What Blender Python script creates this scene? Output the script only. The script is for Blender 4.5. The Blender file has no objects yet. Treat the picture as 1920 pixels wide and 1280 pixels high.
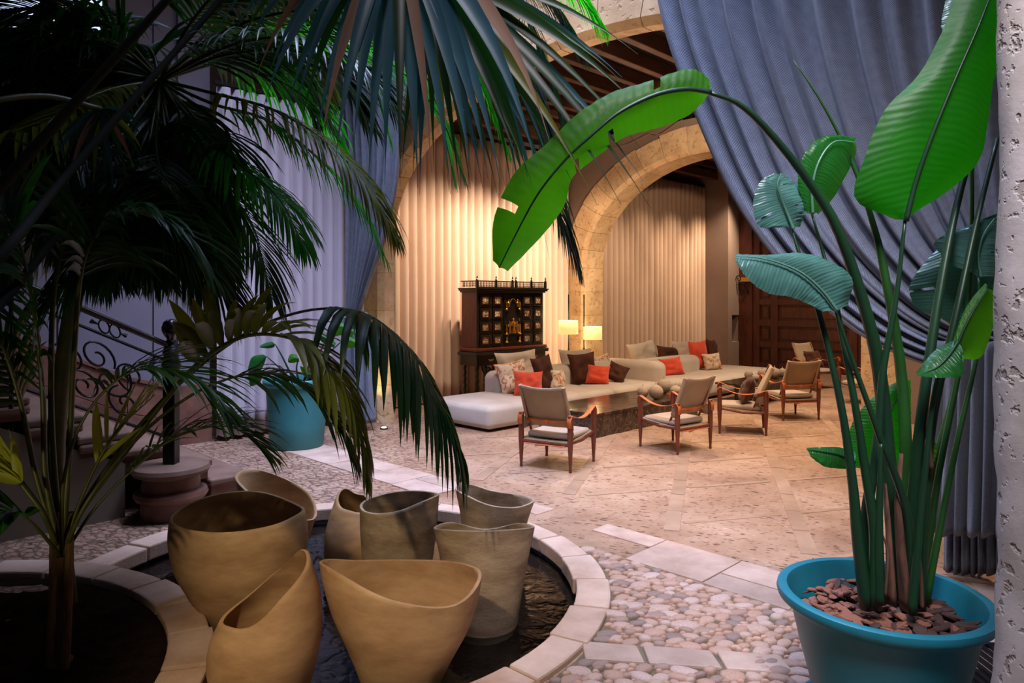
import bpy, math, random
from mathutils import Vector, Matrix, noise as mn
R = random.Random(7)
PI = math.pi
F = 1330.0; H = 1.63; HY = 560.0
SC = bpy.context.scene
COL = SC.collection

def srgb(r, g, b):
    def f(c):
        c /= 255.0
        return c / 12.92 if c <= .04045 else ((c + .055) / 1.055) ** 2.4
    return (f(r), f(g), f(b), 1.0)
def at(x, y, Y): return Vector(((x - 960) * Y / F, Y, H - (y - HY) * Y / F))
def W(u, v, z=0.0): return Vector((.70711 * (u - v), .70711 * (u + v), z))

# ------------------------------------------------ camera, world, lights, exposure
cam = bpy.data.cameras.new('camera'); camo = bpy.data.objects.new('camera', cam); COL.objects.link(camo)
camo.location = (0, 0, H); camo.rotation_euler = (PI / 2, 0, 0)
cam.sensor_width = 36; cam.lens = 36 * F / 1920; cam.shift_y = -80 / 1920; cam.clip_end = 200
SC.camera = camo
SC.view_settings.view_transform = 'Standard'; SC.view_settings.look = 'None'
SC.view_settings.gamma = 1; SC.view_settings.use_curve_mapping = False
SC.view_settings.exposure = 0.0
wd = bpy.data.worlds.new('world'); SC.world = wd; wd.use_nodes = True
bg = wd.node_tree.nodes['Background']; bg.inputs[0].default_value = (.50, .52, .85, 1); bg.inputs[1].default_value = .035

def aim(o, target): o.rotation_euler = (Vector(target) - o.location).to_track_quat('-Z', 'Y').to_euler()
def area(name, loc, target, sx, sy, power, col, spread=180):
    l = bpy.data.lights.new(name, 'AREA'); l.shape = 'RECTANGLE'; l.size = sx; l.size_y = sy; l.energy = power; l.color = col; l.spread = math.radians(spread)
    o = bpy.data.objects.new(name, l); COL.objects.link(o); o.location = loc; aim(o, target); return o
def spot(name, loc, target, power, col, deg=60, blend=.8, r=.04):
    l = bpy.data.lights.new(name, 'SPOT'); l.energy = power; l.color = col; l.spot_size = math.radians(deg); l.spot_blend = blend; l.shadow_soft_size = r
    o = bpy.data.objects.new(name, l); COL.objects.link(o); o.location = loc; aim(o, target); return o
def point(name, loc, power, col, r=.05):
    l = bpy.data.lights.new(name, 'POINT'); l.energy = power; l.color = col; l.shadow_soft_size = r
    o = bpy.data.objects.new(name, l); COL.objects.link(o); o.location = loc; return o
COOL = (.54, .63, 1.0); WARM = (1.0, .75, .54)
area('courtyard_daylight', Vector((-.3, 5.2, 7.8)), Vector((-.7, 5.8, 0)), 2.6, 3.6, 360, COOL, 80)
area('courtyard_daylight_far_left', Vector((-1.9, 6.2, 6.6)), Vector((-2.5, 7.4, 0)), 1.6, 1.6, 40, COOL, 60)
area('camera_side_fill', Vector((.6, .2, 5.4)), Vector((1.9, 3.2, 1.6)), 1.8, 1.8, 62, (.88, .82, .92), 52)  # added fill lamp to brighten the pier and planter, no real source
for u_, p_ in ((6.2, 170), (7.0, 380), (7.8, 660), (8.7, 560), (9.6, 320), (11.4, 180), (12.6, 260), (13.7, 430), (14.9, 720)):
    spot('curtain_spot', W(u_, 7.1, 4.45), W(u_, 8.66, 1.9), p_, WARM, 60, 1.0, .08)
for u_, v_, p_ in ((6.6, 5.0, 330), (8.3, 4.9, 430), (9.4, 3.7, 430), (11.6, 5.0, 430), (13.2, 3.8, 400), (7.6, 2.8, 460), (6.0, 1.8, 330)):
    spot('ceiling_spot', W(u_, v_, 4.4), W(u_ + .2, v_ + .1, 0), p_, (1, .75, .55), 95, .9, .06)
spot('pillar_wash', W(9.5, 5.6, 3.9), W(10.3, 8.3, 2.0), 230, WARM, 70, .9)
spot('arch_wash', W(8.6, 4.2, 3.9), W(10.2, 6.8, 3.8), 260, WARM, 80, .9)
spot('door_fill', W(13.6, 4.6, 4.0), W(15.8, 6.2, 1.6), 260, WARM, 70, .9)  # extra lamp added to brighten the dark door
spot('beam_fill', W(8.0, 6.0, 2.9), W(8.3, 4.0, 4.8), 110, WARM, 120, .9, .1)  # added upward lamp so the ceiling beams show, no fixture there
spot('front_arch_wash', W(6.8, 4.4, 2.6), W(5.45, 4.6, 4.4), 60, (1, .78, .58), 120, .9, .1)
spot('front_arch_face_wash', W(3.9, 4.6, 3.2), W(5.33, 4.4, 4.9), 45, (1, .74, .5), 100, .9, .1)
spot('jar_spot', Vector((-1.2, .5, 3.0)), Vector((-.75, 3.35, .15)), 290, (1, .78, .50), 34, .8, .05)
spot('palm_spot', Vector((-2.1, 1.9, .25)), Vector((-1.5, 3.6, 1.5)), 16, (1, .85, .35), 60, .8, .04)

# ------------------------------------------------ materials
def newmat(name):
    m = bpy.data.materials.new(name); m.use_nodes = True
    return m, m.node_tree, m.node_tree.nodes['Principled BSDF']
def N(t, typ, **kw):
    n = t.nodes.new(typ)
    for k, v in kw.items():
        if hasattr(n, k): setattr(n, k, v)
        else: n.inputs[k].default_value = v
    return n
def coords(t, scale=(1, 1, 1), rot=(0, 0, 0)):
    tc = t.nodes.new('ShaderNodeTexCoord'); mp = t.nodes.new('ShaderNodeMapping')
    t.links.new(tc.outputs['Object'], mp.inputs[0]); mp.inputs['Scale'].default_value = scale; mp.inputs['Rotation'].default_value = rot
    return mp.outputs[0]
def ramp(t, fac, stops):
    r = t.nodes.new('ShaderNodeValToRGB'); e = r.color_ramp.elements
    while len(e) > 1: e.remove(e[-1])
    e[0].position = stops[0][0]; e[0].color = stops[0][1]
    for p, c in stops[1:]:
        x = e.new(p); x.color = c
    t.links.new(fac, r.inputs[0]); return r.outputs[0]
def bump(t, b, h, strength=.3, dist=.01):
    bp = t.nodes.new('ShaderNodeBump'); bp.inputs['Strength'].default_value = strength; bp.inputs['Distance'].default_value = dist
    t.links.new(h, bp.inputs['Height']); t.links.new(bp.outputs[0], b.inputs['Normal']); return bp
def mixc(t, fac, a, b, mode='MIX'):
    m = t.nodes.new('ShaderNodeMix'); m.data_type = 'RGBA'; m.blend_type = mode
    for s, v in ((0, fac), (6, a), (7, b)):
        if isinstance(v, bpy.types.NodeSocket): t.links.new(v, m.inputs[s])
        else: m.inputs[s].default_value = v
    return m.outputs[2]
def stone(name, c1, c2, scale=3.0, rough=.8, bs=.3, bd=.01, vary=0.0, scale3=(1, 1, 1), spec=.3, pits=0, pd=.62):
    m, t, b = newmat(name); co = coords(t, scale3)
    n = N(t, 'ShaderNodeTexNoise', Scale=scale, Detail=8.0, Roughness=.62); t.links.new(co, n.inputs[0])
    c = ramp(t, n.outputs[0], [(.3, c1), (.7, c2)])
    if vary:
        oi = t.nodes.new('ShaderNodeObjectInfo')
        rr = ramp(t, oi.outputs['Random'], [(0, (1 - vary, 1 - vary, 1 - vary, 1)), (.5, (1, 1 - vary * .35, 1 - vary * .6, 1)), (1, (1 + vary * .3, 1 + vary * .3, 1 + vary * .3, 1))])
        c = mixc(t, 1.0, c, rr, 'MULTIPLY')
    n2 = N(t, 'ShaderNodeTexNoise', Scale=scale * 9, Detail=6.0, Roughness=.7); t.links.new(co, n2.inputs[0])
    h = n2.outputs[0]
    if pits:
        vo = N(t, 'ShaderNodeTexNoise', Scale=pits, Detail=3.0); t.links.new(co, vo.inputs[0])
        pr = ramp(t, vo.outputs[0], [(.33, (0, 0, 0, 1)), (.43, (1, 1, 1, 1))])
        h = mixc(t, .75, n2.outputs[0], pr); c = mixc(t, 1.0, c, ramp(t, vo.outputs[0], [(.33, (pd, pd * .95, pd * .9, 1)), (.43, (1, 1, 1, 1))]), 'MULTIPLY')
    t.links.new(c, b.inputs['Base Color']); b.inputs['Roughness'].default_value = rough; b.inputs['Specular IOR Level'].default_value = spec
    bump(t, b, h, bs, bd); return m
def cloth(name, c1, c2, weave=220, rough=.9, bs=.25, sheen=.3, big=2.0):
    m, t, b = newmat(name); co = coords(t)
    w = N(t, 'ShaderNodeTexWave', Scale=weave / 6.28); w.bands_direction = 'DIAGONAL'; t.links.new(co, w.inputs[0])
    n = N(t, 'ShaderNodeTexNoise', Scale=big, Detail=5.0); t.links.new(co, n.inputs[0])
    c = ramp(t, n.outputs[0], [(.3, c1), (.7, c2)]); t.links.new(c, b.inputs['Base Color'])
    n3 = N(t, 'ShaderNodeTexNoise', Scale=weave, Detail=2.0); t.links.new(co, n3.inputs[0])
    b.inputs['Roughness'].default_value = rough; b.inputs['Sheen Weight'].default_value = sheen; b.inputs['Specular IOR Level'].default_value = .15
    bump(t, b, n3.outputs[0], bs, .003); return m
def simple(name, c, rough=.5, metal=0, spec=.5, c2=None, scale=12, bs=.1, sc3=(1, 1, 1), coat=0):
    m, t, b = newmat(name); co = coords(t, sc3)
    n = N(t, 'ShaderNodeTexNoise', Scale=scale, Detail=6.0, Roughness=.6); t.links.new(co, n.inputs[0])
    c2 = c2 or (c[0] * .8, c[1] * .8, c[2] * .8, 1)
    t.links.new(ramp(t, n.outputs[0], [(.35, c), (.68, c2)]), b.inputs['Base Color'])
    b.inputs['Roughness'].default_value = rough; b.inputs['Metallic'].default_value = metal; b.inputs['Specular IOR Level'].default_value = spec; b.inputs['Coat Weight'].default_value = coat
    bump(t, b, n.outputs[0], bs, .004); return m
def leafmat(name, c1, c2, trans, tw=.4, rough=.35, scale=6, stripe=0):
    m, t, b = newmat(name); co = coords(t)
    n = N(t, 'ShaderNodeTexNoise', Scale=scale, Detail=4.0); t.links.new(co, n.inputs[0])
    c = ramp(t, n.outputs[0], [(.3, c1), (.7, c2)]); t.links.new(c, b.inputs['Base Color'])
    b.inputs['Roughness'].default_value = rough; b.inputs['Specular IOR Level'].default_value = .5
    if 'banana' in name or 'waxy' in name:
        tc = t.nodes.new('ShaderNodeTexCoord'); sx = t.nodes.new('ShaderNodeSeparateXYZ'); t.links.new(tc.outputs['UV'], sx.inputs[0])
        nn = N(t, 'ShaderNodeTexNoise', Scale=5.0, Detail=3.0); t.links.new(tc.outputs['UV'], nn.inputs[0])
        ad = N(t, 'ShaderNodeMath'); ad.operation = 'MULTIPLY_ADD'; t.links.new(nn.outputs[0], ad.inputs[0]); ad.inputs[1].default_value = .03; t.links.new(sx.outputs[0], ad.inputs[2])
        mu = N(t, 'ShaderNodeMath'); mu.operation = 'MULTIPLY'; t.links.new(ad.outputs[0], mu.inputs[0]); mu.inputs[1].default_value = 210.0
        sn = N(t, 'ShaderNodeMath'); sn.operation = 'SINE'; t.links.new(mu.outputs[0], sn.inputs[0])
        bump(t, b, sn.outputs[0], .16, .003)
        rr_ = ramp(t, sn.outputs[0], [(0, (.84, .88, .84, 1)), (.6, (1, 1, 1, 1))]); c = mixc(t, 1.0, c, rr_, 'MULTIPLY'); t.links.new(c, b.inputs['Base Color'])
    tr = N(t, 'ShaderNodeBsdfTranslucent'); tr.inputs[0].default_value = trans
    mx = t.nodes.new('ShaderNodeMixShader'); mx.inputs[0].default_value = tw
    t.links.new(b.outputs[0], mx.inputs[1]); t.links.new(tr.outputs[0], mx.inputs[2])
    t.links.new(mx.outputs[0], t.nodes['Material Output'].inputs[0]); return m

M = {}
M['wall'] = stone('smooth wall plaster', srgb(112, 106, 116), srgb(126, 120, 128), 1.2, .85, .1, .004)
M['hall_plaster'] = stone('hall wall plaster', srgb(128, 108, 96), srgb(140, 120, 106), 1.2, .85, .12, .004)
M['stair_side'] = stone('stair side plaster', srgb(120, 108, 92), srgb(140, 126, 106), 1.5, .9, .15, .004)
M['arch'] = stone('arch stone', srgb(186, 152, 112), srgb(222, 194, 152), 3.2, .85, .5, .015, .14, pits=14, pd=.82)
M['pier'] = stone('rough pier stone', srgb(168, 158, 150), srgb(204, 196, 192), 4.0, .9, .7, .008, 0, pits=26, pd=.72)
M['brownmarble'] = stone('brown marble', srgb(92, 58, 48), srgb(136, 96, 80), 4.0, .35, .1, .003, .12)
M['step'] = stone('step stone', srgb(98, 70, 54), srgb(130, 102, 84), 3.0, .6, .2, .006, .08)
M['slab'] = stone('paving slab stone', srgb(160, 132, 114), srgb(198, 172, 152), 3.5, .6, .35, .008, .14)
M['strip'] = stone('paving strip stone', srgb(140, 112, 88), srgb(168, 138, 112), 3.5, .55, .3, .006, .10)
M['kerb'] = stone('basin kerb stone', srgb(180, 146, 122), srgb(222, 192, 168), 3.0, .7, .5, .01, .12)
M['cobble'] = stone('cobblestone', srgb(158, 130, 112), srgb(200, 176, 160), 9.0, .55, .25, .004, .46)
M['mortar'] = stone('mossy mortar', srgb(98, 88, 66), srgb(132, 116, 92), 8.0, .95, .6, .01)
M['soil'] = stone('dark soil', srgb(36, 25, 18), srgb(66, 47, 34), 14.0, 1, .9, .03, spec=.05)
M['basin'] = stone('wet dark basin', srgb(14, 13, 14), srgb(34, 29, 26), 14.0, .5, .9, .02)
M['jar'] = stone('pale clay jar', srgb(160, 122, 84), srgb(214, 178, 132), 3.0, .75, .2, .004, .12, scale3=(1, 1, 2.6))
M['jar_rough'] = stone('weathered clay jar', srgb(136, 108, 82), srgb(206, 184, 154), 4.0, .85, .6, .008, .14, scale3=(1, 1, 2.6))
M['beige'] = cloth('beige curtain cloth', srgb(216, 190, 170), srgb(226, 202, 182), 300, .95, .15, .2, 1.0)
M['taupe'] = cloth('taupe curtain cloth', srgb(186, 158, 134), srgb(198, 170, 146), 300, .95, .15, .2, 1.0)
M['whitecurtain'] = cloth('white curtain cloth', srgb(186, 172, 176), srgb(200, 188, 192), 300, .95, .15, .2, 1.0)
M['sofa'] = cloth('light grey linen', srgb(186, 170, 152), srgb(204, 188, 170), 260, .95, .2, .3, 3.0)
M['canvas'] = cloth('khaki canvas', srgb(152, 128, 98), srgb(172, 146, 114), 300, .9, .2, .2, 5.0)
M['pad'] = cloth('cream seat pad cloth', srgb(160, 138, 118), srgb(178, 156, 134), 260, .95, .2, .2, 5.0)
M['red'] = cloth('coral red cotton', srgb(208, 70, 40), srgb(222, 86, 54), 260, .85, .2, .4, 5)
M['brown'] = cloth('brown velvet', srgb(58, 30, 18), srgb(92, 52, 34), 160, .75, .2, .12, 5)
def weave_blue():
    m, t, b = newmat('woven blue grey cloth')
    tc = t.nodes.new('ShaderNodeTexCoord'); mp = t.nodes.new('ShaderNodeMapping'); t.links.new(tc.outputs['UV'], mp.inputs[0])
    mp.inputs['Scale'].default_value = (1, 1, 1)
    ch = N(t, 'ShaderNodeTexChecker', Scale=380.0); t.links.new(mp.outputs[0], ch.inputs[0])
    ch.inputs['Color1'].default_value = srgb(80, 87, 102); ch.inputs['Color2'].default_value = srgb(144, 148, 158)
    n = N(t, 'ShaderNodeTexNoise', Scale=40.0, Detail=4.0); t.links.new(mp.outputs[0], n.inputs[0])
    c = mixc(t, 1.0, ch.outputs[0], ramp(t, n.outputs[0], [(.3, (.82, .80, .80, 1)), (.7, (1.06, 1.04, 1.02, 1))]), 'MULTIPLY')
    t.links.new(c, b.inputs['Base Color']); b.inputs['Roughness'].default_value = .9; b.inputs['Sheen Weight'].default_value = .2
    b.inputs['Specular IOR Level'].default_value = .15
    bump(t, b, ch.outputs[1], .3, .003); return m
M['blue'] = weave_blue()
M['teal'] = simple('teal glazed plastic', srgb(26, 112, 128), .42, c2=srgb(30, 124, 138), scale=5, bs=.05)
M['teal_light'] = simple('light teal plastic', srgb(46, 120, 124), .5, c2=srgb(52, 128, 130), scale=5, bs=.05)
M['wood'] = simple('dark mahogany', srgb(82, 38, 22), .4, c2=srgb(46, 20, 12), scale=6, bs=.15, sc3=(1, 6, 1))
M['chairwood'] = simple('oiled teak', srgb(122, 58, 32), .45, c2=srgb(84, 38, 22), scale=9, bs=.1, sc3=(4, 4, 1))
M['leather'] = simple('tan leather', srgb(206, 112, 54), .5, c2=srgb(178, 88, 40), scale=14, bs=.1)
M['ebony'] = simple('black lacquered wood', srgb(22, 18, 15), .3, c2=srgb(34, 26, 20), scale=8, bs=.05)
M['redwood'] = simple('red brown veneer', srgb(98, 42, 24), .35, c2=srgb(70, 28, 16), scale=5, bs=.05, sc3=(5, 5, 1))
M['gold'] = simple('gilded metal', srgb(206, 150, 60), .35, metal=.9, c2=srgb(170, 112, 40), scale=30)
M['beam'] = simple('dark beam wood', srgb(96, 60, 40), .7, c2=srgb(66, 40, 26), scale=5, bs=.2, sc3=(1, 1, 6))
M['plank'] = simple('dark ceiling boards', srgb(34, 22, 16), .8, c2=srgb(24, 15, 11), scale=5, bs=.1)
M['door'] = simple('red brown door wood', srgb(92, 42, 24), .4, c2=srgb(60, 26, 14), scale=5, bs=.12, sc3=(3, 3, .6))
M['iron'] = simple('black wrought iron', srgb(24, 22, 24), .45, metal=.5, c2=srgb(34, 30, 30), scale=20, bs=.1)
M['steel'] = simple('polished steel', srgb(84, 80, 80), .22, metal=1, c2=srgb(110, 104, 102), scale=10, bs=.02)
M['black'] = simple('matt black metal', srgb(22, 22, 24), .5, metal=.3)
M['petiole'] = simple('dark green petiole', srgb(18, 48, 32), .4, c2=srgb(26, 62, 32), scale=6, bs=.08, sc3=(1, 1, .3))
M['petiole_pale'] = simple('pale green petiole', srgb(96, 140, 118), .4, c2=srgb(76, 122, 100), scale=6)
M['petiole_mid'] = simple('mid green petiole', srgb(36, 82, 30), .4, c2=srgb(30, 70, 28), scale=6)
M['petiole_dark'] = simple('very dark petiole', srgb(22, 24, 16), .85, spec=.15, c2=srgb(32, 30, 20), scale=8)
M['husk'] = simple('dry brown sheath', srgb(112, 76, 58), .8, c2=srgb(66, 40, 30), scale=16, bs=.4, sc3=(4, 4, .5))
M['palmstem'] = simple('olive palm stem', srgb(72, 74, 30), .5, c2=srgb(46, 52, 22), scale=10)
M['palmtrunk'] = simple('straw palm sheath', srgb(120, 84, 50), .8, c2=srgb(74, 50, 30), scale=12, bs=.4, sc3=(5, 5, .6))
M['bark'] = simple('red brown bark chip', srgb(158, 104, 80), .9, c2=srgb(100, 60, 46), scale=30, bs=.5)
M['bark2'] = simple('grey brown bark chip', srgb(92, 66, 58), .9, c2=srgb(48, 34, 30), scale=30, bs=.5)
M['leaf_bright'] = leafmat('bright green banana leaf', srgb(38, 108, 16), srgb(58, 122, 22), srgb(90, 180, 4), .5, .5)
M['leaf_vivid'] = leafmat('vivid green banana leaf', srgb(22, 92, 12), srgb(32, 110, 16), srgb(30, 160, 0), .5, .5)
M['leaf_dark'] = leafmat('deep green banana leaf', srgb(24, 84, 34), srgb(30, 98, 36), srgb(60, 160, 30), .25, .35)
M['leaf_blue'] = leafmat('waxy blue green leaf', srgb(60, 108, 98), srgb(84, 128, 122), srgb(50, 120, 60), .10, .3)
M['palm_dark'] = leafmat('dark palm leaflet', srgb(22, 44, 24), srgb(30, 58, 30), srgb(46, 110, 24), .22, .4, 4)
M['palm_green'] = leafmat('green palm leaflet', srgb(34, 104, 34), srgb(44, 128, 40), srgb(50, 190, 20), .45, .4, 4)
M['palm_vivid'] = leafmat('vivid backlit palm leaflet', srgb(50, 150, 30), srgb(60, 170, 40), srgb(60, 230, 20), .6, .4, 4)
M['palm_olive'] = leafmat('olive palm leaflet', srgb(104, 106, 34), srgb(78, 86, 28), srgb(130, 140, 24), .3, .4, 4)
M['palm_blue'] = leafmat('blue green fan leaf', srgb(54, 90, 104), srgb(70, 112, 130), srgb(50, 110, 90), .15, .4, 4)
M['palm_dry'] = leafmat('dry tan leaf', srgb(150, 118, 100), srgb(170, 134, 112), srgb(150, 110, 70), .2, .7, 4)
M['palm_yellow'] = leafmat('yellow green leaf', srgb(168, 168, 50), srgb(150, 156, 46), srgb(200, 200, 40), .35, .5, 4)
M['clayball'] = stone('pale ribbed clay', srgb(150, 130, 110), srgb(184, 164, 142), 14, .9, .5, .004, .10, scale3=(.3, .3, 6))

def marble_dark():
    m, t, b = newmat('dark veined marble'); co = coords(t)
    n = N(t, 'ShaderNodeTexNoise', Scale=5.0, Detail=9.0, Roughness=.7, Distortion=2.5); t.links.new(co, n.inputs[0])
    c = ramp(t, n.outputs[0], [(.40, srgb(34, 26, 22)), (.5, srgb(58, 44, 34)), (.53, srgb(112, 88, 66)), (.56, srgb(48, 36, 29)), (.66, srgb(34, 26, 24)), (.72, srgb(84, 64, 48))])
    t.links.new(c, b.inputs['Base Color']); b.inputs['Roughness'].default_value = .16; bump(t, b, n.outputs[0], .15, .004); return m
M['marble'] = marble_dark()
def pattern(name, base, cols, scale, rough=.9, cut=.52):
    m, t, b = newmat(name); co = coords(t)
    n = N(t, 'ShaderNodeTexNoise', Scale=scale, Detail=3.0, Distortion=2.0); t.links.new(co, n.inputs[0])
    v = N(t, 'ShaderNodeTexNoise', Scale=scale * .6, Detail=1.0); t.links.new(co, v.inputs[0])
    k = ramp(t, v.outputs[0], [(.35 + i * .1, c) for i, c in enumerate(cols)])
    f = ramp(t, n.outputs[0], [(cut, (0, 0, 0, 1)), (cut + .06, (1, 1, 1, 1))])
    t.links.new(mixc(t, f, base, k), b.inputs['Base Color']); b.inputs['Roughness'].default_value = rough; return m
M['print'] = pattern('cream cloth with orange sprigs', srgb(214, 196, 166), [srgb(206, 96, 48), srgb(170, 120, 90), srgb(222, 120, 60), srgb(150, 120, 100)], 9, .9, .50)
M['painting'] = pattern('small painted scene', srgb(70, 56, 40), [srgb(160, 66, 40), srgb(200, 170, 120), srgb(90, 96, 80), srgb(214, 190, 150)], 22, .4, .44)
def mosaic_floor():
    m, t, b = newmat('pebble mosaic floor'); co = coords(t, (1, 1.0, 1), (0, 0, .5))
    st = t.nodes.new('ShaderNodeMapping'); st.inputs['Scale'].default_value = (1, 1.9, 1); t.links.new(co, st.inputs[0])
    n = N(t, 'ShaderNodeTexNoise', Scale=1.1, Detail=9.0, Roughness=.72); t.links.new(co, n.inputs[0])
    c = ramp(t, n.outputs[0], [(.3, srgb(128, 96, 74)), (.5, srgb(160, 128, 102)), (.7, srgb(184, 154, 128))])
    hh = None
    tc = t.nodes.new('ShaderNodeTexCoord'); sx = t.nodes.new('ShaderNodeSeparateXYZ'); t.links.new(tc.outputs['Object'], sx.inputs[0])
    mr = N(t, 'ShaderNodeMapRange'); t.links.new(sx.outputs[0], mr.inputs[0]); mr.inputs[1].default_value = -1.3; mr.inputs[2].default_value = -.2; mr.inputs[3].default_value = 1; mr.inputs[4].default_value = 0
    nw = N(t, 'ShaderNodeTexNoise', Scale=6.0, Detail=5.0); t.links.new(co, nw.inputs[0]); ed = N(t, 'ShaderNodeTexVoronoi', Scale=12.0, Randomness=1.0); ed.feature = 'DISTANCE_TO_EDGE'; t.links.new(mixc(t, .12, st.outputs[0], nw.outputs['Color']), ed.inputs[0])
    jn = ramp(t, ed.outputs[0], [(.01, (.34, .33, .36, 1)), (.16, (1.12, 1.1, 1.12, 1))])
    c = mixc(t, mr.outputs[0], c, mixc(t, 1.0, c, jn, 'MULTIPLY'))
    for sc, lo, hi in ((13.0, .22, .32), (24.0, .26, .34)):
        vo = N(t, 'ShaderNodeTexVoronoi', Scale=sc, Randomness=1.0); t.links.new(st.outputs[0], vo.inputs[0])
        hs = t.nodes.new('ShaderNodeSeparateColor'); t.links.new(vo.outputs['Color'], hs.inputs[0])
        rad = N(t, 'ShaderNodeMath'); rad.operation = 'MULTIPLY_ADD'; t.links.new(hs.outputs[1], rad.inputs[0]); rad.inputs[1].default_value = .35; t.links.new(vo.outputs['Distance'], rad.inputs[2])
        mask = ramp(t, rad.outputs[0], [(lo + .1, (1, 1, 1, 1)), (hi + .12, (0, 0, 0, 1))])
        peb = ramp(t, hs.outputs[0], [(0, (.30, .24, .23, 1)), (.25, (.46, .37, .35, 1)), (.5, (.80, .60, .52, 1)), (.8, (1.3, 1.22, 1.16, 1)), (1, (.60, .40, .32, 1))])
        c = mixc(t, mask, c, mixc(t, 1.0, c, peb, 'MULTIPLY')); hh = mask if hh is None else hh
    t.links.new(c, b.inputs['Base Color'])
    b.inputs['Roughness'].default_value = .42; b.inputs['Specular IOR Level'].default_value = .45
    bump(t, b, hh, .7, .008); return m
M['floor'] = mosaic_floor()
def watermat():
    m, t, b = newmat('dark rippled water'); co = coords(t)
    n = N(t, 'ShaderNodeTexNoise', Scale=9.0, Detail=2.0, Distortion=1.0); t.links.new(co, n.inputs[0])
    b.inputs['Base Color'].default_value = (.5, .5, .5, 1); b.inputs['Roughness'].default_value = .02
    b.inputs['Transmission Weight'].default_value = 1; b.inputs['IOR'].default_value = 1.45
    bump(t, b, n.outputs[0], .22, .02); return m
M['water'] = watermat()
def emit(name, c, s, base=None):
    m, t, b = newmat(name); b.inputs['Emission Color'].default_value = c; b.inputs['Emission Strength'].default_value = s
    b.inputs['Base Color'].default_value = base or c; return m
M['shade'] = emit('lit cream lamp shade', srgb(255, 214, 130), 1.0, srgb(230, 210, 170))
M['bulb'] = emit('lit lamp lens', srgb(255, 225, 170), 14)
M['sky_pane'] = emit('daylit window pane', srgb(200, 215, 255), 1.4)

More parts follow.
